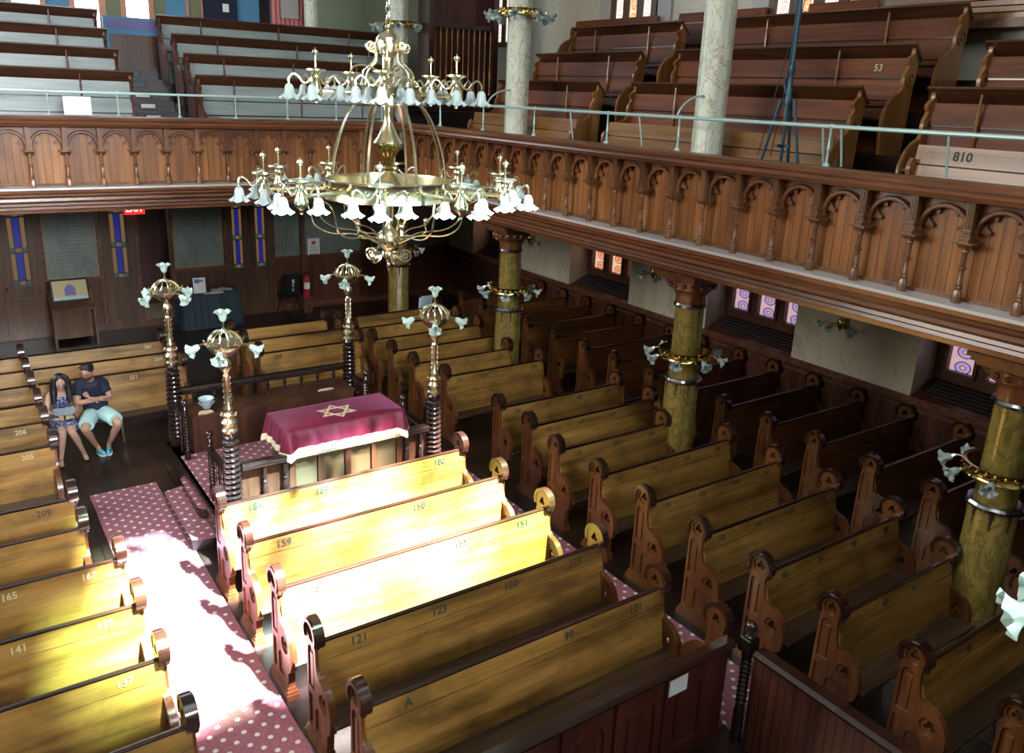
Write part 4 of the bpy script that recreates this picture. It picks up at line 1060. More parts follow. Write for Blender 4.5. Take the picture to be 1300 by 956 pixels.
def lamp_standard(x, y, z0, label, ztw=1.62, ph=0.3, dz=0, base=None):
    r = empty('lamp_standard', (x, y, 0), 0, label, 'lamp', 'brass lamp standards at the platform corners')
    b = MB(); pr = [(.10, z0), (.10, z0+.10)]
    zz = z0+.12; k = 0
    while zz < ztw-.08:
        t = (zz-z0)/(ztw-z0); R = .105 - .022*t
        pr += [(R*.72, zz), (R*1.02, zz+.012), (R*1.08, zz+.026), (R*1.02, zz+.04), (R*.72, zz+.052)]; zz += .064
    pr += [(.075, ztw-.05), (.085, ztw-.03), (.07, ztw)]
    b.lathe(pr, (0, 0, 0), 20); b.build('turned_newel', TB, r)
    s = ztw+dz
    b = MB().lathe([(.085, s), (.09, s+.03), (.07, s+.05), (.085, s+.09), (.09, s+.12), (.06, s+.16), (.065, s+.19), (.045, s+.22), (.055, s+.25), (.05, s+.28), (.034, s+.31), (.028, s+.62), (.04, s+.64), (.03, s+.66), (.045, s+.69), (.065, s+.73), (.065, s+.77), (.045, s+.81), (.03, s+.83), (.045, s+.85), (.03, s+.87)], (0, 0, 0), 20)
    for k in range(4):
        for j in range(5):
            a = k*pi/2+.4; b.ball((.048*cos(a), .048*sin(a), s+.34+j*.065), .010, 5, 4)
    for k in range(8):
        a = k*pi/4; b.ball((.08*cos(a), .08*sin(a), s+.20), .016, 6, 4)
    b.build('brass_stem', M['brass_bright'], r)
    c = s+.985                                                        # globe equator
    g = MB().lathe([(.035, c-.14), (.08, c-.125), (.145, c-.07), (.175, c-.02), (.182, c+.0), (.165, c+.015)], (0, 0, 0), 24, rf=lambda a, z: 1+.025*cos(12*a))
    g.build('globe_bowl', M['brass_bright'], r)
    g = MB().torus_prof([(.165, c-.005), (.187, c-.005), (.187, c+.015), (.165, c+.015)], (0, 0, 0), 24)
    for k in range(12):
        a = k*pi/6
        g.tube([((.175*cos(t))*cos(a), (.175*cos(t))*sin(a), c+.01+.14*sin(t)) for t in [radians(q) for q in range(0, 81, 16)]], .0125, 5, flat=.6)
    for k in range(6):
        a = k*pi/3; g.tube([(.18*cos(a), .18*sin(a), c+.02), (.205*cos(a), .205*sin(a), c+.035), (.21*cos(a), .21*sin(a), c+.065)], .010, 5)
    g.lathe([(.045, c+.135), (.04, c+.155), (.014, c+.175), (.012, c+.235), (.02, c+.25)], (0, 0, 0), 12)
    g.build('openwork_dome', M['brass_bright'], r)
    shade(r, (0, 0, c+.245), (0, 0, 1), .078, .115, 'green_glass')
    for k in range(4):
        a = ph + k*pi/2; ca, sa = cos(a), sin(a)
        MB().tube(bez((.165*ca, .165*sa, c-.02), (.20*ca, .20*sa, c+.0), (.23*ca, .23*sa, c+.0), (.265*ca, .265*sa, c-.03)), .011, 6).build('lamp_arm', M['brass_bright'], r)
        shade(r, (.25*ca, .25*sa, c-.02), (ca, sa, -.65), .074, .13, 'green_glass')
    return r
vd = math.atan2(-1, -.3)
lamp_standard(X0, Y0, .46, 'brass lamp standard at the front left corner of the platform, nearest the viewer', ph=-.45)
lamp_standard(X1-.02, Y0, .46, 'brass lamp standard at the front right corner of the platform', ph=-.5)
lamp_standard(X0+.01, Y1, .46, 'brass lamp standard at the rear left corner of the platform', ph=.5)
lamp_standard(X1, Y1, .46, 'brass lamp standard at the rear right corner of the platform', ph=-.55)

# reading table with velvet cloth
rt = empty('reading_table', (3.635, 8.765, .478), 0, 'panelled wooden reading table under the magenta velvet cloth', 'table')
b = MB()
fx = [-.68+.34*k for k in range(5)]
b.prism([(-.72, 0), (.72, 0), (.72, .94), (-.72, .94)], -.33, -.30, 'y', holes=[[(x+.035, .12), (x+.305, .12), (x+.305, .86), (x+.035, .86)] for x in fx[:4]])
b.box(-.71, .71, -.295, .27, 0, .94); b.build('carcass', BW, rt)
for x in fx[:4]:
    MB().box(x+.045, x+.295, -.305, -.295, .15, .85).build('sunk_panel', M['olive_panel'], rt)
    MB().prism([(-.335, .10), (-.295, .10), (-.295, .16), (-.33, .13)], x+.035, x+.305, 'x').build('panel_sill', M['sill_pale'], rt)
MB().box(-.73, .73, -.33, .30, .94, .985).build('tabletop', BW, rt)
def velvet():
    L, W, H, D = 1.47, .66, 1.0, .22; n = 160; b = MB()
    def loop(off, zf, am):
        out = []
        for k in range(n):
            t = k/n*2*(L+W)
            if t < L: p = (-L/2+t, -W/2); nn = (0, -1); u = t/L
            elif t < L+W: p = (L/2, -W/2+(t-L)); nn = (1, 0); u = (t-L)/W
            elif t < 2*L+W: p = (L/2-(t-L-W), W/2); nn = (0, 1); u = (t-L-W)/L
            else: p = (-L/2, W/2-(t-2*L-W)); nn = (-1, 0); u = (t-2*L-W)/W
            corner = max(0, 1-min(u, 1-u)*(L if nn[1] else W)/.10)
            o = off*(1+.8*corner) + am*sin(k*.9)*sin(k*.31+1) ; z = H - zf*(1 + .20*corner)
            out.append((p[0]+nn[0]*o, p[1]+nn[1]*o, z))
        return out
    rs = [loop(0, 0, 0), loop(.012, .012, 0), loop(.03, .10, .008), loop(.05, D, .016)]
    b.add([p for q in rs for p in q], [tuple(range(n))] + [(j*n+k, j*n+(k+1) % n, (j+1)*n+(k+1) % n, (j+1)*n+k) for j in range(3) for k in range(n)])
    f = MB(); rs2 = [loop(.052, D-.012, .016), loop(.062, D+.03, .016), loop(.062, D+.065, .016)]
    rs2.append([(x*.995, y*.995, z) for x, y, z in rs2[-1]]); rs2.append([(x*.99, y*.99, z) for x, y, z in rs2[0]])
    f.add([p for q in rs2 for p in q], [(j*n+k, j*n+(k+1) % n, (j+1)*n+(k+1) % n, (j+1)*n+k) for j in range(4) for k in range(n)])
    return b, f
vb, vf = velvet()
vc = vb.build('table_cover', M['magenta_velvet'], loc=(3.635, 8.765, .478), smooth=60); tag(vc, 'magenta velvet cover with a six-pointed star and pale fringe', 'tablecloth')
vf.build('fringe', M['fringe'], vc)
st_ = MB()
for k_, s_ in enumerate((0, 180)):
    tri = [(.25*cos(radians(a+90+s_)), .22*sin(radians(a+90+s_))) for a in (0, 120, 240)]; tin = [(x*.74, y*.74) for x, y in tri]
    st_.prism(tri, 1.0015, 1.004+.001*k_, 'z', holes=[tin])
st_.build('star_emblem', M['gold_thread'], vc)
f = MB()
for k in range(74): f.box(-.71+k*.0193, -.704+k*.0193, -.408, -.398, .685, .75)
f.build('fringe_knots', M['gold_thread'], vc)
# bowls on the bench chest
for i, (z, lab) in enumerate([(.99, 'blue-white bowl, lower one of the pair on the platform bench'), (1.045, 'blue-white bowl stacked on top of the lower one')]):
    tag(MB().lathe([(.045, 0), (.05, .012), (.075, .04), (.105, .085), (.10, .088), (.07, .045), (.04, .02), (0, .018)], (0, 0, 0), 20).build('bowl', M['porcelain'], loc=(2.64, 10.85, z)), lab, 'bowl', 'bowls on the platform bench')
# folded gold cloth on the bench
tag(MB().prism([(-.1, -.04), (.0, -.06), (.1, -.02), (.08, .04), (-.06, .06)], 0, .012, 'z').build('small_gold_cloth', M['gold_thread'], loc=(2.58, 10.68, .99)), 'small gilt cloth lying before the stacked bowls', 'cloth')
tag(MB().prism([(-.12, -.03), (.02, -.05), (.12, -.02), (.1, .04), (-.08, .03)], 0, .008, 'z').build('small_gold_cloth', M['gold_thread'], loc=(4.30, 10.78, .99)), 'scrap of gilt trimming at the right end of the platform bench', 'cloth')

# ------------------------------------------------------------------ chandelier
ch = empty('chandelier', (3.55, 7.18, 4.3), 0, 'large two-tier brass chandelier with frosted glass flower shades', 'chandelier')
ZC0 = 4.3
BB = M['brass_bright']; BR = M['brass']
def cz(z): return z - ZC0
b = MB().at(T((0, 0, -ZC0)))
k = 0; z = 5.80
while z < 11.9:
    m0 = b.m; b.m = m0 @ T((0, 0, z)) @ RZ(pi/2*(k % 2)); b.tube([(.022*cos(a), 0, .036*sin(a)) for a in [2*pi*i/8 for i in range(8)]], .0065, 5, closed=True); b.m = m0
    z += .052; k += 1
b.build('chain', BB, ch)
D = T((0, 0, -ZC0))
MB().at(D).lathe([(0, 5.775), (.02, 5.77), (.028, 5.75), (.02, 5.73), (.03, 5.72), (.07, 5.70), (.105, 5.66), (.118, 5.60), (.11, 5.54), (.07, 5.51), (.05, 5.49), (.05, 5.46), (.035, 5.38), (.026, 5.30), (.03, 5.16), (.05, 5.12), (.045, 5.0), (.04, 4.96), (.06, 4.88), (.10, 4.79), (.135, 4.745), (.14, 4.735), (.11, 4.73)], (0, 0, 0), 24).build('central_stem', BB, ch)
MB().at(D).lathe([(.115, 4.73), (.105, 4.68), (.075, 4.63), (.05, 4.60), (.045, 4.56), (.035, 4.52), (.05, 4.50), (.04, 4.48)], (0, 0, 0), 32, rf=lambda a, z: 1+.05*cos(16*a)).build('ribbed_bowl', BR, ch)
MB().at(D).lathe([(.03, 4.49), (.05, 4.46), (.10, 4.42), (.16, 4.37), (.185, 4.33), (.18, 4.28), (.12, 4.24), (.03, 4.20), (.02, 3.95)], (0, 0, 0), 28).build('bulb', BB, ch)
for k in range(6):
    a = k*pi/3 - .1; m = D @ RZ(a)
    s = MB().at(m)
    # scrolled crown arm: curl at the top, down and out to the upper ring
    curl = [(.165 + .05*(1-t*.7)*cos(2*pi*1.4*t+pi*1.1), 0, 5.585 + .05*(1-t*.7)*sin(2*pi*1.4*t+pi*1.1)) for t in [i/18 for i in range(19)]]
    s.tube(curl, .013, 6)
    s.tube(cr([(.09, 0, 5.60), (.12, 0, 5.545), (.13, 0, 5.46), (.19, 0, 5.41), (.24, 0, 5.36), (.255, 0, 5.27), (.30, 0, 5.17)]), .016, 6, flat=.6)
    s.build('crown_scroll', BB, ch)
for k in range(3):
    a = k*2*pi/3 + .4; s = MB().at(D @ RZ(a))
    s.tube(cr([(.10, 0, 5.38), (.22, 0, 5.42), (.32, 0, 5.40), (.35, 0, 5.32), (.33, 0, 5.24), (.34, 0, 5.17)]), .010, 6)
    s.build('crown_loop', BB, ch)
MB().at(D).torus_prof([(.325, 5.09), (.355, 5.085), (.345, 5.11), (.345, 5.22), (.36, 5.245), (.33, 5.24), (.33, 5.11)], (0, 0, 0), 48).build('upper_ring', BB, ch)
u = MB().at(D)
for k in range(20): a = 2*pi*k/20; u.ball((.352*cos(a), .352*sin(a), 5.165), .016, 6, 4)
u.build('ring_beading', BR, ch)
for k in range(3):
    u = MB().at(D @ RZ(k*pi/3)).tube([(-.33, 0, 5.14), (.33, 0, 5.14)], .010, 6); u.build('ring_spoke', BR, ch)
for k in range(8):
    a = k*pi/4 - .47 - 1.1; m = D @ RZ(a)
    MB().at(m).tube(cr([(.30, 0, 5.11), (.40, 0, 4.98), (.475, 0, 4.82), (.53, 0, 4.64), (.56, 0, 4.44), (.565, 0, 4.30)]), .0165, 4, flat=.5).build('cage_rib', BB, ch)
MB().at(D).torus_prof([(.565, 4.235), (.605, 4.225), (.595, 4.25), (.585, 4.27), (.585, 4.37), (.60, 4.395), (.575, 4.405), (.57, 4.37), (.57, 4.27)], (0, 0, 0), 64).build('lower_ring', BB, ch)
u = MB().at(D)
for k in range(40): a = 2*pi*k/40; u.ball((.592*cos(a), .592*sin(a), 4.33), .013, 6, 4)
u.build('ring_beading', BR, ch)
for k in range(5):
    MB().at(D @ RZ(k*pi/5)).tube([(-.57, 0, 4.25), (.57, 0, 4.25)], .009, 6).build('ring_spoke', BR, ch)
# facing angle: towards the camera
fa = math.atan2(-7.18, -3.55)
def cluster(ang, R, z0, ring_r, zt, angs, rs=.235, dish=.09):
    cx, cy = R*cos(ang), R*sin(ang); m = D @ T((cx, cy, z0))
    b = MB().at(D).tube([(ring_r*cos(ang), ring_r*sin(ang), zt), ((R-.03)*cos(ang), (R-.03)*sin(ang), zt)], .019, 8); b.build('cluster_tube', BB, ch)
    o = MB().at(m).lathe([(0, .195), (.008, .19), (.006, .175), (.022, .17), (.03, .15), (.022, .13), (.009, .12), (.008, .03), (.02, .02), (dish-.002, .012), (dish, .0), (.05, -.012), (.035, -.03), (.045, -.05), (.04, -.07), (.03, -.09), (.045, -.13), (.062, -.17), (.055, -.21), (.025, -.24), (.015, -.26), (.018, -.275), (0, -.285)], (0, 0, 0), 16).build('urn_with_finial', BB, ch)
    for a in angs:
        a = ang + radians(a); ca, sa = cos(a), sin(a)
        MB().at(m).tube(cr([(.035*ca, .035*sa, -.05), (.075*ca, .075*sa, -.10), (.115*ca, .115*sa, -.105), (.155*ca, .155*sa, -.055), (.20*ca, .20*sa, -.035), (rs*ca, rs*sa, -.075), (rs*ca, rs*sa, -.13)], 4), .0095, 6).build('shade_arm', BB, ch)
        shade(ch, (cx+rs*ca, cy+rs*sa, z0-.12-ZC0), (0, 0, -1), .082, .13, n=20)
for k in range(5): cluster(fa - .06 + k*2*pi/5, .655, 5.35, .34, 5.18, (0, 72, 144, 216, 288))
for k in range(10): cluster(fa - .06 + k*2*pi/10, 1.14, 4.455, .59, 4.32, (4, 84, -76), rs=.22, dish=.112)
# sweeping ribbons below
for k in range(5):
    a = k*2*pi/5 + fa + .35
    MB().at(D @ RZ(a)).tube(cr([(.50, 0, 4.24), (.50, 0, 4.14), (.42, 0, 4.05), (.35, 0, 3.98), (.36, 0, 3.90), (.27, 0, 3.86), (.15, 0, 3.86), (.08, 0, 3.80)]), .015, 5, flat=.55).build('lower_ribbon', BB, ch)
    s = MB().at(D @ RZ(a)); s.ball((.36, 0, 4.0), .03, 8, 6, (1, 1, 1.3)); s.build('leaf_boss', BB, ch)
for k in range(10):
    a = k*2*pi/10 + fa - .06
    MB().at(D @ RZ(a)).tube(cr([(.98, 0, 4.30), (.80, 0, 4.22), (.74, 0, 4.10), (.70, 0, 3.98), (.55, 0, 3.90), (.32, 0, 3.885), (.16, 0, 3.82), (.06, 0, 3.76)]), .0105, 5, flat=.7).build('long_ribbon', BB, ch)
MB().at(D).lathe([(.02, 4.0), (.035, 3.96), (.05, 3.93), (.10, 3.89), (.12, 3.83), (.105, 3.77), (.06, 3.73), (.035, 3.70), (.045, 3.67), (.03, 3.62), (.015, 3.59), (.022, 3.57), (.012, 3.54), (0, 3.50)], (0, 0, 0), 20).build('bottom_hub', BB, ch)
for k in range(6):
    a = k*pi/3 + .3; s = MB().at(D @ RZ(a))
    s.tube([(.17 + .07*(1-t*.85)*cos(2*pi*1.9*t+pi), 0, 3.68 + .07*(1-t*.85)*sin(2*pi*1.9*t+pi)) for t in [i/30 for i in range(31)]], .011, 5)
    s.build('volute', BB, ch)

# near glass flowers at the lower right edge: tall lamp standard close to the camera
ns = empty('lamp_standard', (2.93, 0.82, 0), 0, 'glass flower cluster of the lamp standard cut by the right edge, closest to the viewer', 'lamp')
MB().lathe([(.12, 0), (.12, .1), (.05, .2), (.035, .5), (.03, 3.3), (.05, 3.35), (.03, 3.4), (.06, 3.46), (.075, 3.52), (.05, 3.58), (.02, 3.62), (.015, 3.78), (.03, 3.8)], (0, 0, 0), 20).build('brass_stem', BR, ns)
shade(ns, (0, 0, 3.79), (0, 0, 1), .075, .12, 'green_glass', n=36)
for k in range(5):
    a = fa + .5 + k*2*pi/5; ca, sa = cos(a), sin(a)
    MB().tube(bez((.03*ca, .03*sa, 3.58), (.08*ca, .08*sa, 3.66), (.11*ca, .11*sa, 3.66), (.13*ca, .13*sa, 3.62)), .010, 7).ball((.125*ca, .125*sa, 3.62), .02, 8, 6).build('lamp_arm', BB, ns)
    shade(ns, (.12*ca, .12*sa, 3.63), (ca, sa, -.35), .075, .12, 'green_glass', n=36)

# wall brackets on the marble piers
for i, (y, lab) in enumerate([(7.06, 'dark brass wall bracket with glass shades on the nearest marble pier'), (11.14, 'dark wall bracket on the marble pier behind the middle column'), (15.2, 'dark wall bracket on the farthest marble pier')]):
    r = empty('wall_bracket', (XW, y, 2.08), 0, lab, 'light fixture', 'wall brackets on the piers')
    MB().lathe([(0, -.12), (.02, -.10), (.05, -.04), (.07, .02), (.05, .07), (.0, .09)], (-.10, 0, 0), 14).box(-.06, 0, -.06, .06, -.08, .08).build('bracket_body', BR, r)
    for a in (-70, 0, 70):
        ca, sa = -cos(radians(a)), sin(radians(a))
        MB().tube(bez((-.10+.05*ca, .05*sa, 0), (-.10+.15*ca, .15*sa, -.06), (-.10+.2*ca, .2*sa, .02), (-.10+.25*ca, .25*sa, -.01)), .009, 6).build('lamp_arm', BR, r)
        shade(r, (-.10+.24*ca, .24*sa, 0), (ca, sa, -.6), .06, .1, 'green_glass')

# tripod stand with tall pole behind the rail, cables and coil
tp = empty('tripod_stand', (7.78, 6.0, 4.66), 0, 'tall dark blue tripod stand behind the side gallery rail', 'tripod')
for x, y in ((-.08, .42), (.02, -.40), (.26, .02)): MB().tube([(x, y, -.88), (x*.2, y*.2, .62)], .018, 8).build('leg', M['tripod_blue'], tp)
MB().tube([(0, 0, -.3), (0, 0, 3.2)], .020, 8).build('pole', M['tripod_blue'], tp)
MB().lathe([(.035, .55), (.04, .58), (.04, .66), (.03, .68), (.026, .9), (.035, .92), (.03, .98)], (0, 0, 0), 10).build('collar', M['tripod_blue'], tp)
MB().box(-.1, .1, -.012, .012, .12, .15).box(-.012, .012, -.1, .1, .12, .15).build('brace', M['tripod_blue'], tp)
MB().tube(cr([(.02, .03, 3.0), (.03, .06, 2.2), (.02, .05, 1.4), (.04, .07, .95), (.03, .1, .8), (.02, .05, .68)]), .014, 6).build('wrapped_cable', M['tripod_blue'], tp)
for i, (a, c) in enumerate([((7.75, 6.30, 4.66), (7.9, 5.95, 6.9)), ((7.8, 6.16, 4.66), (7.95, 6.02, 6.9))]):
    tag(MB().tube([a, c], .006, 5).build('hanging_cable', M['cable']), 'thin cable rising past the tripod, %s one' % ('left' if i == 0 else 'right'), 'cable')
tag(MB().tube([(.13*cos(a), 0, .10*sin(a)) for a in [2*pi*i/20 for i in range(20)]], .008, 6, closed=True).build('cable_coil', M['tripod_blue'], loc=(9.9, 6.55, 6.42)) , 'blue coil of cable hanging at the top of the picture', 'cable')
cc = bpy.data.objects['cable_coil']; cc.rotation_euler.z = radians(55); cc.location = (11.25, 7.35, 6.62)

# ------------------------------------------------------------------ people
def skin_body(name, J, E_, mat, parent, sub=2):
    """J: name -> (x,y,z,rx,ry) joints; E_: edges; grown with Skin + Subdivision"""
    keys = list(J); idx = {k: i for i, k in enumerate(keys)}
    me = bpy.data.meshes.new(name); me.from_pydata([J[k][:3] for k in keys], [(idx[a], idx[b_]) for a, b_ in E_], [])
    o = bpy.data.objects.new(name, me); COL.objects.link(o)
    m = o.modifiers.new('Skin', 'SKIN'); m.use_smooth_shade = True; m.branch_smoothing = .6
    if not me.skin_vertices: bpy.context.view_layer.update()
    for k in keys:
        v = me.skin_vertices[0].data[idx[k]]; j = J[k]; v.radius = (j[3], j[4] if len(j) > 4 else j[3])
    me.skin_vertices[0].data[0].use_root = True
    s = o.modifiers.new('Sub', 'SUBSURF'); s.levels = sub; s.render_levels = sub
    dg = bpy.context.evaluated_depsgraph_get(); dg.update()
    nm = bpy.data.meshes.new_from_object(o.evaluated_get(dg)); o.modifiers.clear(); o.data = nm
    nm.materials.clear(); nm.materials.append(M[mat]); nm.polygons.foreach_set('use_smooth', [True]*len(nm.polygons))
    o.parent = parent
    return o
def chain(J, E_, pts, prefix, start=None):
    prev = start
    for i, p in enumerate(pts):
        k = '%s%d' % (prefix, i); J[k] = p
        if prev: E_.append((prev, k))
        prev = k
    return prev
def hand(J, E_, wrist, palm, d, side, curl):
    """palm vertex, then five finger chains"""
    d = Vector(d).normalized(); side = Vector(side).normalized(); curl = Vector(curl).normalized()
    P = Vector(palm); J[wrist+'_palm'] = (*P, .030, .016); E_.append((wrist, wrist+'_palm'))
    K = P + d*.035; J[wrist+'_k'] = (*K, .034, .013); E_.append((wrist+'_palm', wrist+'_k'))
    for i, (o, l) in enumerate(((-1.5, .058), (-.5, .066), (.5, .062), (1.5, .048))):
        a = K + side*o*.017 + d*.02; b_ = a + d*l*.55 + curl*.008; c = b_ + d*l*.3 + curl*.022
        chain(J, E_, [(*a, .0085), (*b_, .008), (*c, .0065)], wrist+'f%d' % i, wrist+'_k')
    a = P + side*-.035 + d*.008; b_ = a + side*-.015 + d*.03 + curl*.01
    chain(J, E_, [(*a, .011), (*b_, .009)], wrist+'t', wrist+'_palm')
def head(parent, c, look, mat, hairf, tilt=0.5, beard=False, glasses=False):
    """head ellipsoid with nose, ears, brows, mouth; look = yaw of the face, tilt = downward pitch"""
    m = T(c) @ RZ(look) @ RX(-tilt)                              # local: face towards -y... 
    return m

def person_man():
    r = empty('person', (1.50, 12.5, 0), 0, 'man in navy polo shirt and pale blue shorts sitting on a pew, looking left', 'person')
    o = Vector((-1.50, -12.5, 0))
    def P(x, y, z, a, b_=None): v = Vector((x, y, z))+o; return (*v, a, b_ if b_ else a)
    J = {'pel': P(1.51, 12.55, .55, .135, .11)}; E_ = []
    chain(J, E_, [P(1.50, 12.56, .72, .13, .105), P(1.475, 12.53, .88, .145, .11), P(1.46, 12.50, 1.00, .13, .095), P(1.445, 12.46, 1.08, .055, .055), P(1.435, 12.42, 1.14, .05, .05)], 'sp', 'pel')
    for s, sh, el, wr in ((-1, (1.30, 12.48, 1.02), (1.26, 12.38, .80), (1.42, 12.25, .84)), (1, (1.635, 12.50, 1.01), (1.69, 12.40, .79), (1.47, 12.24, .865))):
        k = 'L' if s < 0 else 'R'
        chain(J, E_, [P(*sh, .06), P((sh[0]+el[0])/2, (sh[1]+el[1])/2, (sh[2]+el[2])/2, .048), P(*el, .042), P((el[0]+wr[0])/2, (el[1]+wr[1])/2, (el[2]+wr[2])/2, .040), P(*wr, .028)], k+'arm', 'sp2')
    hand(J, E_, 'Larm4', Vector((1.475, 12.225, .855))+o, (1, -.1, .15), (0, .2, 1), (0, 1, 0))
    hand(J, E_, 'Rarm4', Vector((1.405, 12.215, .905))+o, (-.6, -.1, .7), (.5, 0, .6), (0, 1, 0))
    for k, hp, kn, an, to in (('Lleg', (1.43, 12.50, .53), (1.28, 12.08, .50), (1.44, 12.36, .11), (1.475, 12.24, .035)), ('Rleg', (1.59, 12.50, .53), (1.73, 12.10, .50), (1.60, 12.37, .11), (1.575, 12.25, .035))):
        chain(J, E_, [P(*hp, .10, .09), P((hp[0]+kn[0])/2, (hp[1]+kn[1])/2, .53, .082), P(*kn, .060), P((kn[0]*.6+an[0]*.4), (kn[1]*.6+an[1]*.4), .36, .058), P((kn[0]*.3+an[0]*.7), (kn[1]*.3+an[1]*.7), .22, .042), P(*an, .034), P(*to, .035, .025)], k, 'pel')
    body = skin_body('body', J, E_, 'skin', r)
    # head joined to the body mesh
    face(body, Vector((1.425, 12.385, 1.235))+o, radians(-38), .30, r, 'hair_black', short=True, beard=True, glasses=True)
    def W(*p): return Vector(p)+o
    c = MB().tube(cr([W(1.51, 12.55, .56), W(1.505, 12.56, .72), W(1.48, 12.535, .88), W(1.463, 12.505, .98), W(1.455, 12.485, 1.055), W(1.447, 12.47, 1.09)], 4), [.128]*4+[.124]*4+[.128]*4+[.128]*4+[.108, .094, .082, .072, .064], 16, flat=1.3)
    for sh, el in (((1.335, 12.49, 1.02), (1.26, 12.38, .80)), ((1.60, 12.50, 1.01), (1.69, 12.40, .79))):
        q = [sh[i]*.38+el[i]*.62 for i in range(3)]
        c.tube(cr([W(1.46, 12.50, 1.0), W(*sh), W(*[sh[i]*.7+el[i]*.3 for i in range(3)]), W(*q)], 4), [.088]*4+[.086]*4+[.076]*4+[.068], 12)
    c.build('polo_shirt', M['navy_cloth'], r, smooth=70)
    c = MB().ball(W(1.51, 12.53, .565), .135, 16, 10, (1.32, .95, .72))
    for hp, kn in (((1.44, 12.52, .55), (1.28, 12.08, .505)), ((1.58, 12.52, .55), (1.73, 12.10, .505))):
        c.tube(cr([W(*hp), W((hp[0]+kn[0])/2, (hp[1]+kn[1])/2, .545), W(hp[0]*.2+kn[0]*.8, hp[1]*.2+kn[1]*.8, .52)], 5), [.112]*5+[.106]*5+[.100], 16)
    c.build('shorts', M['shorts_cloth'], r, smooth=70)
    for sx, (x, y), a in ((-1, (1.475, 12.26), .30), (1, (1.58, 12.27), -.15)):
        b = MB().at(T(Vector((x, y, 0))+o) @ RZ(a))
        b.ball((0, 0, .045), .05, 12, 8, (.85, 2.3, .85)); sh = b.build('shoe', M['shoe_cyan'], r)
        MB().at(T(Vector((x, y, 0))+o) @ RZ(a)).prism([(.044*cos(t)*(1-.12*(sin(t) > 0)), .118*sin(t)) for t in [2*pi*i/20 for i in range(20)]], .002, .022, 'z').build('sole', M['white_paper'], sh)
    return r
def face(body, c, yaw_, pitch_, parent, hair, short=True, beard=False, glasses=False):
    m = T(c) @ RZ(yaw_) @ RX(pitch_)                              # local face looks to -y
    b = MB().at(m)
    vs = []; N, K = 18, 12
    for j in range(K+1):
        t = pi*j/K; zz = -cos(t); q = sin(t)
        for i in range(N):
            a = 2*pi*i/N; x = q*cos(a)*.074; y = q*sin(a)*.092; z = zz*.112
            if zz < 0: x *= 1 - .26*(-zz); y *= 1 - .16*(-zz)
            if sin(a) < -.3 and abs(zz) < .75: y *= .97
            if i in (13, 14) and j in (5, ): y -= .022             # nose
            vs.append((x, y, z))
    fs = [(j*N+i, j*N+(i+1) % N, (j+1)*N+(i+1) % N, (j+1)*N+i) for j in range(K) for i in range(N)]
    b.add(vs, fs)
    b.prism([(-.012, -.045), (.012, -.045), (.007, -.005), (-.007, -.005)], 0, 0.02, 'z') if False else None
    b.add([(-.014, -.082, -.028), (.014, -.082, -.028), (0, -.116, -.024), (-.006, -.088, .02), (.006, -.088, .02), (0, -.08, -.036)], [(0, 2, 3), (2, 1, 4), (2, 4, 3), (0, 5, 2), (5, 1, 2)])
    for s in (-1, 1): b.ball((s*.074, .008, -.005), .022, 8, 6, (.45, .8, 1.3))
    b.tube([m0 for m0 in [(0, .01, -.07), (0, .03, -.16)]], .046, 10)
    hd = b.build('head_tmp', body.data.materials[0], None, smooth=80)
    bm = bmesh.new(); bm.from_mesh(body.data); bm.from_mesh(hd.data); bm.to_mesh(body.data); bm.free()
    bpy.data.objects.remove(hd)
    e = MB().at(m)
    for s in (-1, 1):
        e.ball((s*.028, -.084, .004), .0075, 8, 5, (1.3, .5, .55)); e.box(s*.028-.014, s*.028+.014, -.092, -.084, .024, .028)
    e.build('eyes_and_brows', M['hair_black'], parent)
    MB().at(m).ball((0, -.083, -.055), .016, 8, 5, (1.4, .5, .35)).build('mouth', M['pink_cloth'], parent)
    if short:
        h = MB().at(m)
        h.ball((0, .024, .046), .098, 16, 10, (.88, .98, .90)).ball((0, -.048, .108), .046, 12, 8, (1.45, .95, .6)).ball((.02, -.01, .125), .05, 12, 8, (1.1, 1.2, .45))
        h.build('hair', M[hair], parent)
    else:
        h = MB().at(m)
        h.ball((0, .026, .034), .096, 16, 10, (.93, .96, 1.02))
        h.m = T(c) @ RZ(yaw_)
        for s in (-1, 1):
            pts = cr([(s*.035, -.045, .115), (s*.075, -.045, .07), (s*.088, -.03, -.01), (s*.095, -.03, -.10), (s*.10, -.05, -.19), (s*.10, -.075, -.28)], 4)
            h.tube(pts, [.022 + .016*min(1, i/8) - .02*max(0, (i-14)/6) for i in range(len(pts))], 9, flat=1.25)
        pts = cr([(0, .09, .06), (0, .11, -.05), (0, .115, -.16), (0, .10, -.26)], 4)
        h.tube(pts, [.030 + .012*min(1, i/4) - .012*max(0, (i-8)/4) for i in range(len(pts))], 10, flat=1.9)
        h.build('hair', M[hair], parent)
    if beard:
        q = MB().at(m); vs = []; N3 = 12
        for j in range(4):
            for i in range(N3+1):
                a = pi + pi*i/N3; z = -.045 - j*.022; k = [1.0, .93, .80, .55][j]
                vs.append((cos(a)*.070*k, sin(a)*.094*(.99-.05*j)-.002, z))
        fs = [(j*(N3+1)+i, j*(N3+1)+i+1, (j+1)*(N3+1)+i+1, (j+1)*(N3+1)+i) for j in range(3) for i in range(N3)]
        q.add(vs, fs); q.build('beard', M['beard'], parent, fix=False)
    if glasses:
        g = MB().at(m)
        for s in (-1, 1):
            g.tube([(s*.030+.022*cos(a), -.100, .004+.016*sin(a)) for a in [2*pi*i/12 for i in range(12)]], .0022, 5, closed=True); g.tube([(s*.052, -.098, .008), (s*.076, .0, .008)], .0022, 5)
        g.tube([(-.009, -.102, .006), (.009, -.102, .006)], .002, 5); g.build('glasses', M['black_plastic'], parent)
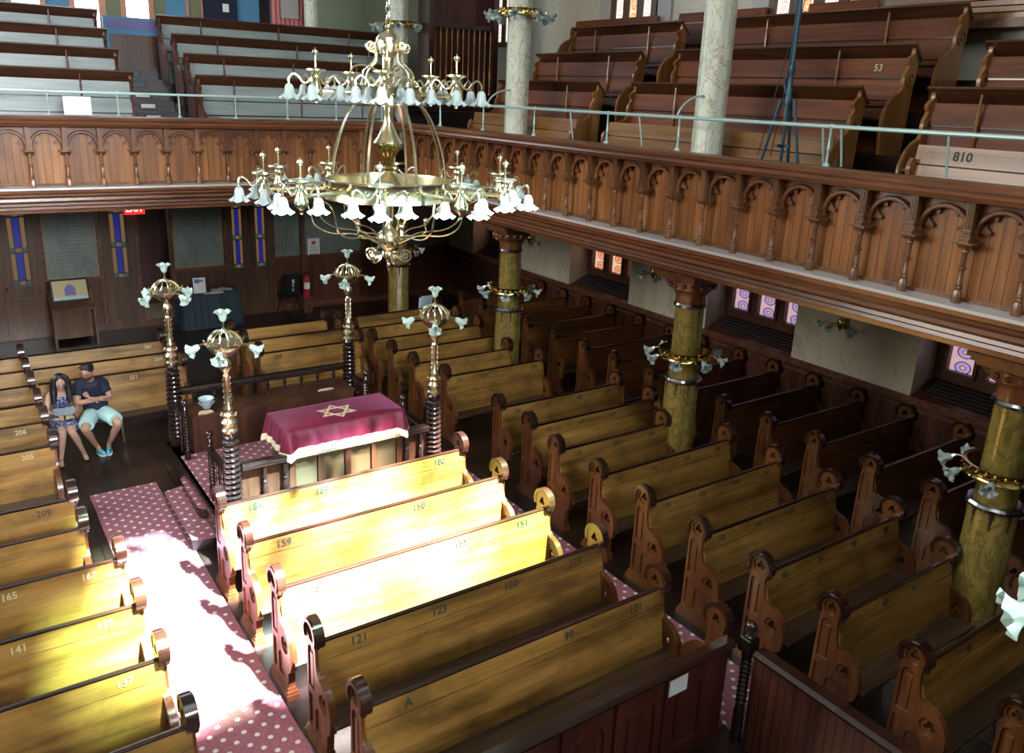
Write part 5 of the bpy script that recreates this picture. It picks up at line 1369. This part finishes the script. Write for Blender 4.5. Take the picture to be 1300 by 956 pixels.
def person_woman():
    r = empty('person', (1.07, 12.5, 0), 0, 'long-haired woman in a blue floral sleeveless dress reading a leaflet on a pew', 'person')
    o = Vector((-1.07, -12.5, 0))
    def P(x, y, z, a, b_=None): v = Vector((x, y, z))+o; return (*v, a, b_ if b_ else a)
    J = {'pel': P(1.07, 12.56, .53, .13, .11)}; E_ = []
    chain(J, E_, [P(1.07, 12.57, .68, .105, .088), P(1.075, 12.545, .82, .115, .095), P(1.08, 12.52, .93, .10, .08), P(1.08, 12.475, 1.0, .045, .045), P(1.08, 12.44, 1.05, .042, .042)], 'sp', 'pel')
    for k, sh, el, wr in (('L', (.93, 12.50, .945), (.87, 12.43, .72), (.94, 12.25, .74)), ('R', (1.225, 12.50, .945), (1.28, 12.42, .72), (1.20, 12.25, .73))):
        chain(J, E_, [P(*sh, .045), P(*[(sh[i]+el[i])/2 for i in range(3)], .038), P(*el, .034), P(*[(el[i]+wr[i])/2 for i in range(3)], .032), P(*wr, .022)], k+'arm', 'sp2')
    hand(J, E_, 'Larm4', Vector((.965, 12.20, .745))+o, (.6, -.8, 0), (.5, .5, .1), (0, 0, -1))
    hand(J, E_, 'Rarm4', Vector((1.175, 12.20, .735))+o, (-.6, -.8, 0), (-.5, .5, .1), (0, 0, -1))
    for k, hp, kn, an, to in (('Lleg', (1.0, 12.50, .51), (1.01, 12.08, .50), (.955, 12.14, .10), (.94, 12.02, .03)), ('Rleg', (1.13, 12.50, .51), (1.12, 12.06, .50), (1.25, 12.22, .10), (1.27, 12.10, .03))):
        chain(J, E_, [P(*hp, .095, .085), P((hp[0]+kn[0])/2, (hp[1]+kn[1])/2, .52, .075), P(*kn, .052), P((kn[0]*.6+an[0]*.4), (kn[1]*.6+an[1]*.4), .36, .051), P((kn[0]*.3+an[0]*.7), (kn[1]*.3+an[1]*.7), .22, .036), P(*an, .029), P(*to, .036, .02)], k, 'pel')
    body = skin_body('body', J, E_, 'skin_light', r)
    face(body, Vector((1.075, 12.39, 1.13))+o, radians(0), .42, r, 'hair_black', short=False)
    def W(*p): return Vector(p)+o
    c = MB().tube(cr([W(1.07, 12.55, .52), W(1.07, 12.57, .68), W(1.075, 12.545, .80), W(1.08, 12.525, .885), W(1.08, 12.51, .925)], 4), [.128]*4+[.104]*4+[.112]*4+[.106, .102, .096, .09, .082], 16, flat=1.2)
    for s_ in (-1, 1): c.tube([W(1.08+s_*.07, 12.44, .90), W(1.08+s_*.085, 12.49, .985), W(1.08+s_*.07, 12.57, .93)], .013, 6)
    c.ball(W(1.07, 12.53, .55), .132, 16, 10, (1.2, 1.0, .72))
    for hp, kn in (((1.01, 12.5, .545), (1.01, 12.08, .50)), ((1.13, 12.5, .545), (1.12, 12.06, .50))):
        c.tube(cr([W(*hp), W((hp[0]+kn[0])/2, (hp[1]+kn[1])/2, .54), W(hp[0]*.25+kn[0]*.75, hp[1]*.25+kn[1]*.75, .525)], 5), [.108]*5+[.100]*5+[.092], 16)
    c.build('floral_dress', M['floral_cloth'], r, smooth=70)
    for x, y in ((.945, 12.06), (1.265, 12.14)):
        s = MB().at(T(Vector((x, y, 0))+o)).prism([(.036*cos(t), .10*sin(t)) for t in [2*pi*i/16 for i in range(16)]], 0, .012, 'z').tube([(-.035, -.02, .02), (0, -.03, .058), (.035, -.02, .02)], .006, 5).tube([(-.033, .06, .06), (0, .09, .10), (.033, .06, .06), (0, .02, .10)], .005, 5, closed=True)
        s.build('sandal', M['hair_black'], r)
    return r
person_man(); person_woman()
bg = empty('handbag', (1.07, 12.30, .60), 0, 'tan handbag with dark strap on the woman\'s lap', 'bag')
MB().ball((0, 0, .03), .1, 14, 8, (1.3, .65, .42)).build('bag_body', M['bag_tan'], bg)
MB().box(-.012, .012, -.07, .07, -.01, .078).build('strap', M['hair_black'], bg)
lf = MB().at(T((1.07, 12.19, .775)) @ RX(radians(25)))
lf.prism([(-.13, -.07), (0, -.08), (.13, -.07), (.13, .07), (0, .06), (-.13, .07)], 0, .004, 'z')
tag(lf.build('leaflet', M['leaflet_grey']), 'open pale leaflet held by the woman', 'leaflet')

# ------------------------------------------------------------------ light
# unseen skylight panes, added opaque and tinted to shape and dapple the sun patch
def tinted(name, c):
    m = bpy.data.materials.new(name); m.use_nodes = True; n = m.node_tree.nodes; n.clear()
    t = n.new('ShaderNodeBsdfTransparent'); t.inputs[0].default_value = (*c, 1); o = n.new('ShaderNodeOutputMaterial'); m.node_tree.links.new(t.outputs[0], o.inputs[0]); M[name] = m
tinted('tint_green', (.50, .66, .52)); tinted('tint_blue', (.72, .92, 1.0)); tinted('tint_amber', (.6, .42, .16)); tinted('tint_pink', (1, .88, .97))
sk = empty('window_20', (0, 0, ZC)); struct(sk, 'leaded skylight in the ceiling')
rng = random.Random(12); nx, ny = 9, 7; dx = (SX1-SX0)/nx; dy = (SY1-SY0)/ny
groups = {'green': MB(), 'blue': MB(), 'amber': MB(), 'pink': MB(), 'opaque': MB()}
for i in range(nx):
    for j in range(ny):
        c = rng.random(); x, y = SX0+i*dx, SY0+j*dy
        k = None
        if c < .12: k = 'opaque'
        elif c < .22: k = 'green'
        elif c < .34: k = 'blue'
        elif c < .38: k = 'amber'
        elif c < .5: k = 'pink'
        if i >= nx-2 and c < .7: k = 'green' if c > .25 else 'opaque'
        if j >= ny-2 and c < .7: k = 'blue' if c > .2 else 'opaque'
        if i < 2 and c < .5: k = 'green'
        if i == 0: k = 'opaque' if c < .4 else 'green'
        if j == ny-1 and i >= 3: k = 'opaque'
        if k: groups[k].box(x, x+dx, y, y+dy, .1, .12)
for k, g in groups.items(): g.build('%s_pane' % k, M['ceiling_paint'] if k == 'opaque' else M['tint_'+k], sk)
SC.world = bpy.data.worlds.new('world'); SC.world.use_nodes = True
bgn = SC.world.node_tree.nodes['Background']; bgn.inputs[0].default_value = (.55, .75, 1, 1); bgn.inputs[1].default_value = 1.0
def sun(d, e, ang, col):
    l = bpy.data.lights.new('sun', 'SUN'); l.energy = e; l.angle = radians(ang); l.color = col
    o = bpy.data.objects.new('sun', l); COL.objects.link(o); o.rotation_euler = Vector(d).to_track_quat('-Z', 'Y').to_euler(); return o
sun((-.22, .49, -.87), 270, 3.0, (1, .97, .93))
def area(name, loc, d, sx, sy, e, col):
    l = bpy.data.lights.new(name, 'AREA'); l.shape = 'RECTANGLE'; l.size = sx; l.size_y = sy; l.energy = e; l.color = col
    o = bpy.data.objects.new(name, l); COL.objects.link(o); o.location = loc; o.rotation_euler = Vector(d).to_track_quat('-Z', 'Y').to_euler(); return o
area('overhead_fill', (2.2, 1.5, 11.7), (.1, .25, -1), 7, 9, 620, (.93, .98, 1))  # unseen area lamp added as overhead fill
area('left_fill', (-4.4, 8.5, 7.0), (1, -.1, -.25), 8, 3.5, 1250, (1, .96, .90))  # unseen fill lamp added to light the side gallery front and piers
w_ = area('front_fill', (1.6, -4.7, 7.0), (0, 1, -.27), 5, 3, 290, (.92, .97, 1)); w_.data.spread = radians(50)  # unseen fill lamp added, spread narrowed to reach the rear wall
area('rear_window_daylight', (1.5, 18.6, 9.2), (0, -1, -.5), 7, 3, 260, (.55, .82, 1))
SC.view_settings.view_transform = 'Standard'; SC.view_settings.look = 'None'; SC.view_settings.gamma = 1; SC.view_settings.use_curve_mapping = False
SC.view_settings.exposure = 0.0
SC.cycles.max_bounces = 6; SC.cycles.diffuse_bounces = 3; SC.cycles.glossy_bounces = 3; SC.cycles.transmission_bounces = 3; SC.cycles.transparent_max_bounces = 8
SC.cycles.caustics_reflective = False; SC.cycles.caustics_refractive = False; SC.cycles.sample_clamp_indirect = 2; SC.cycles.use_denoising = True
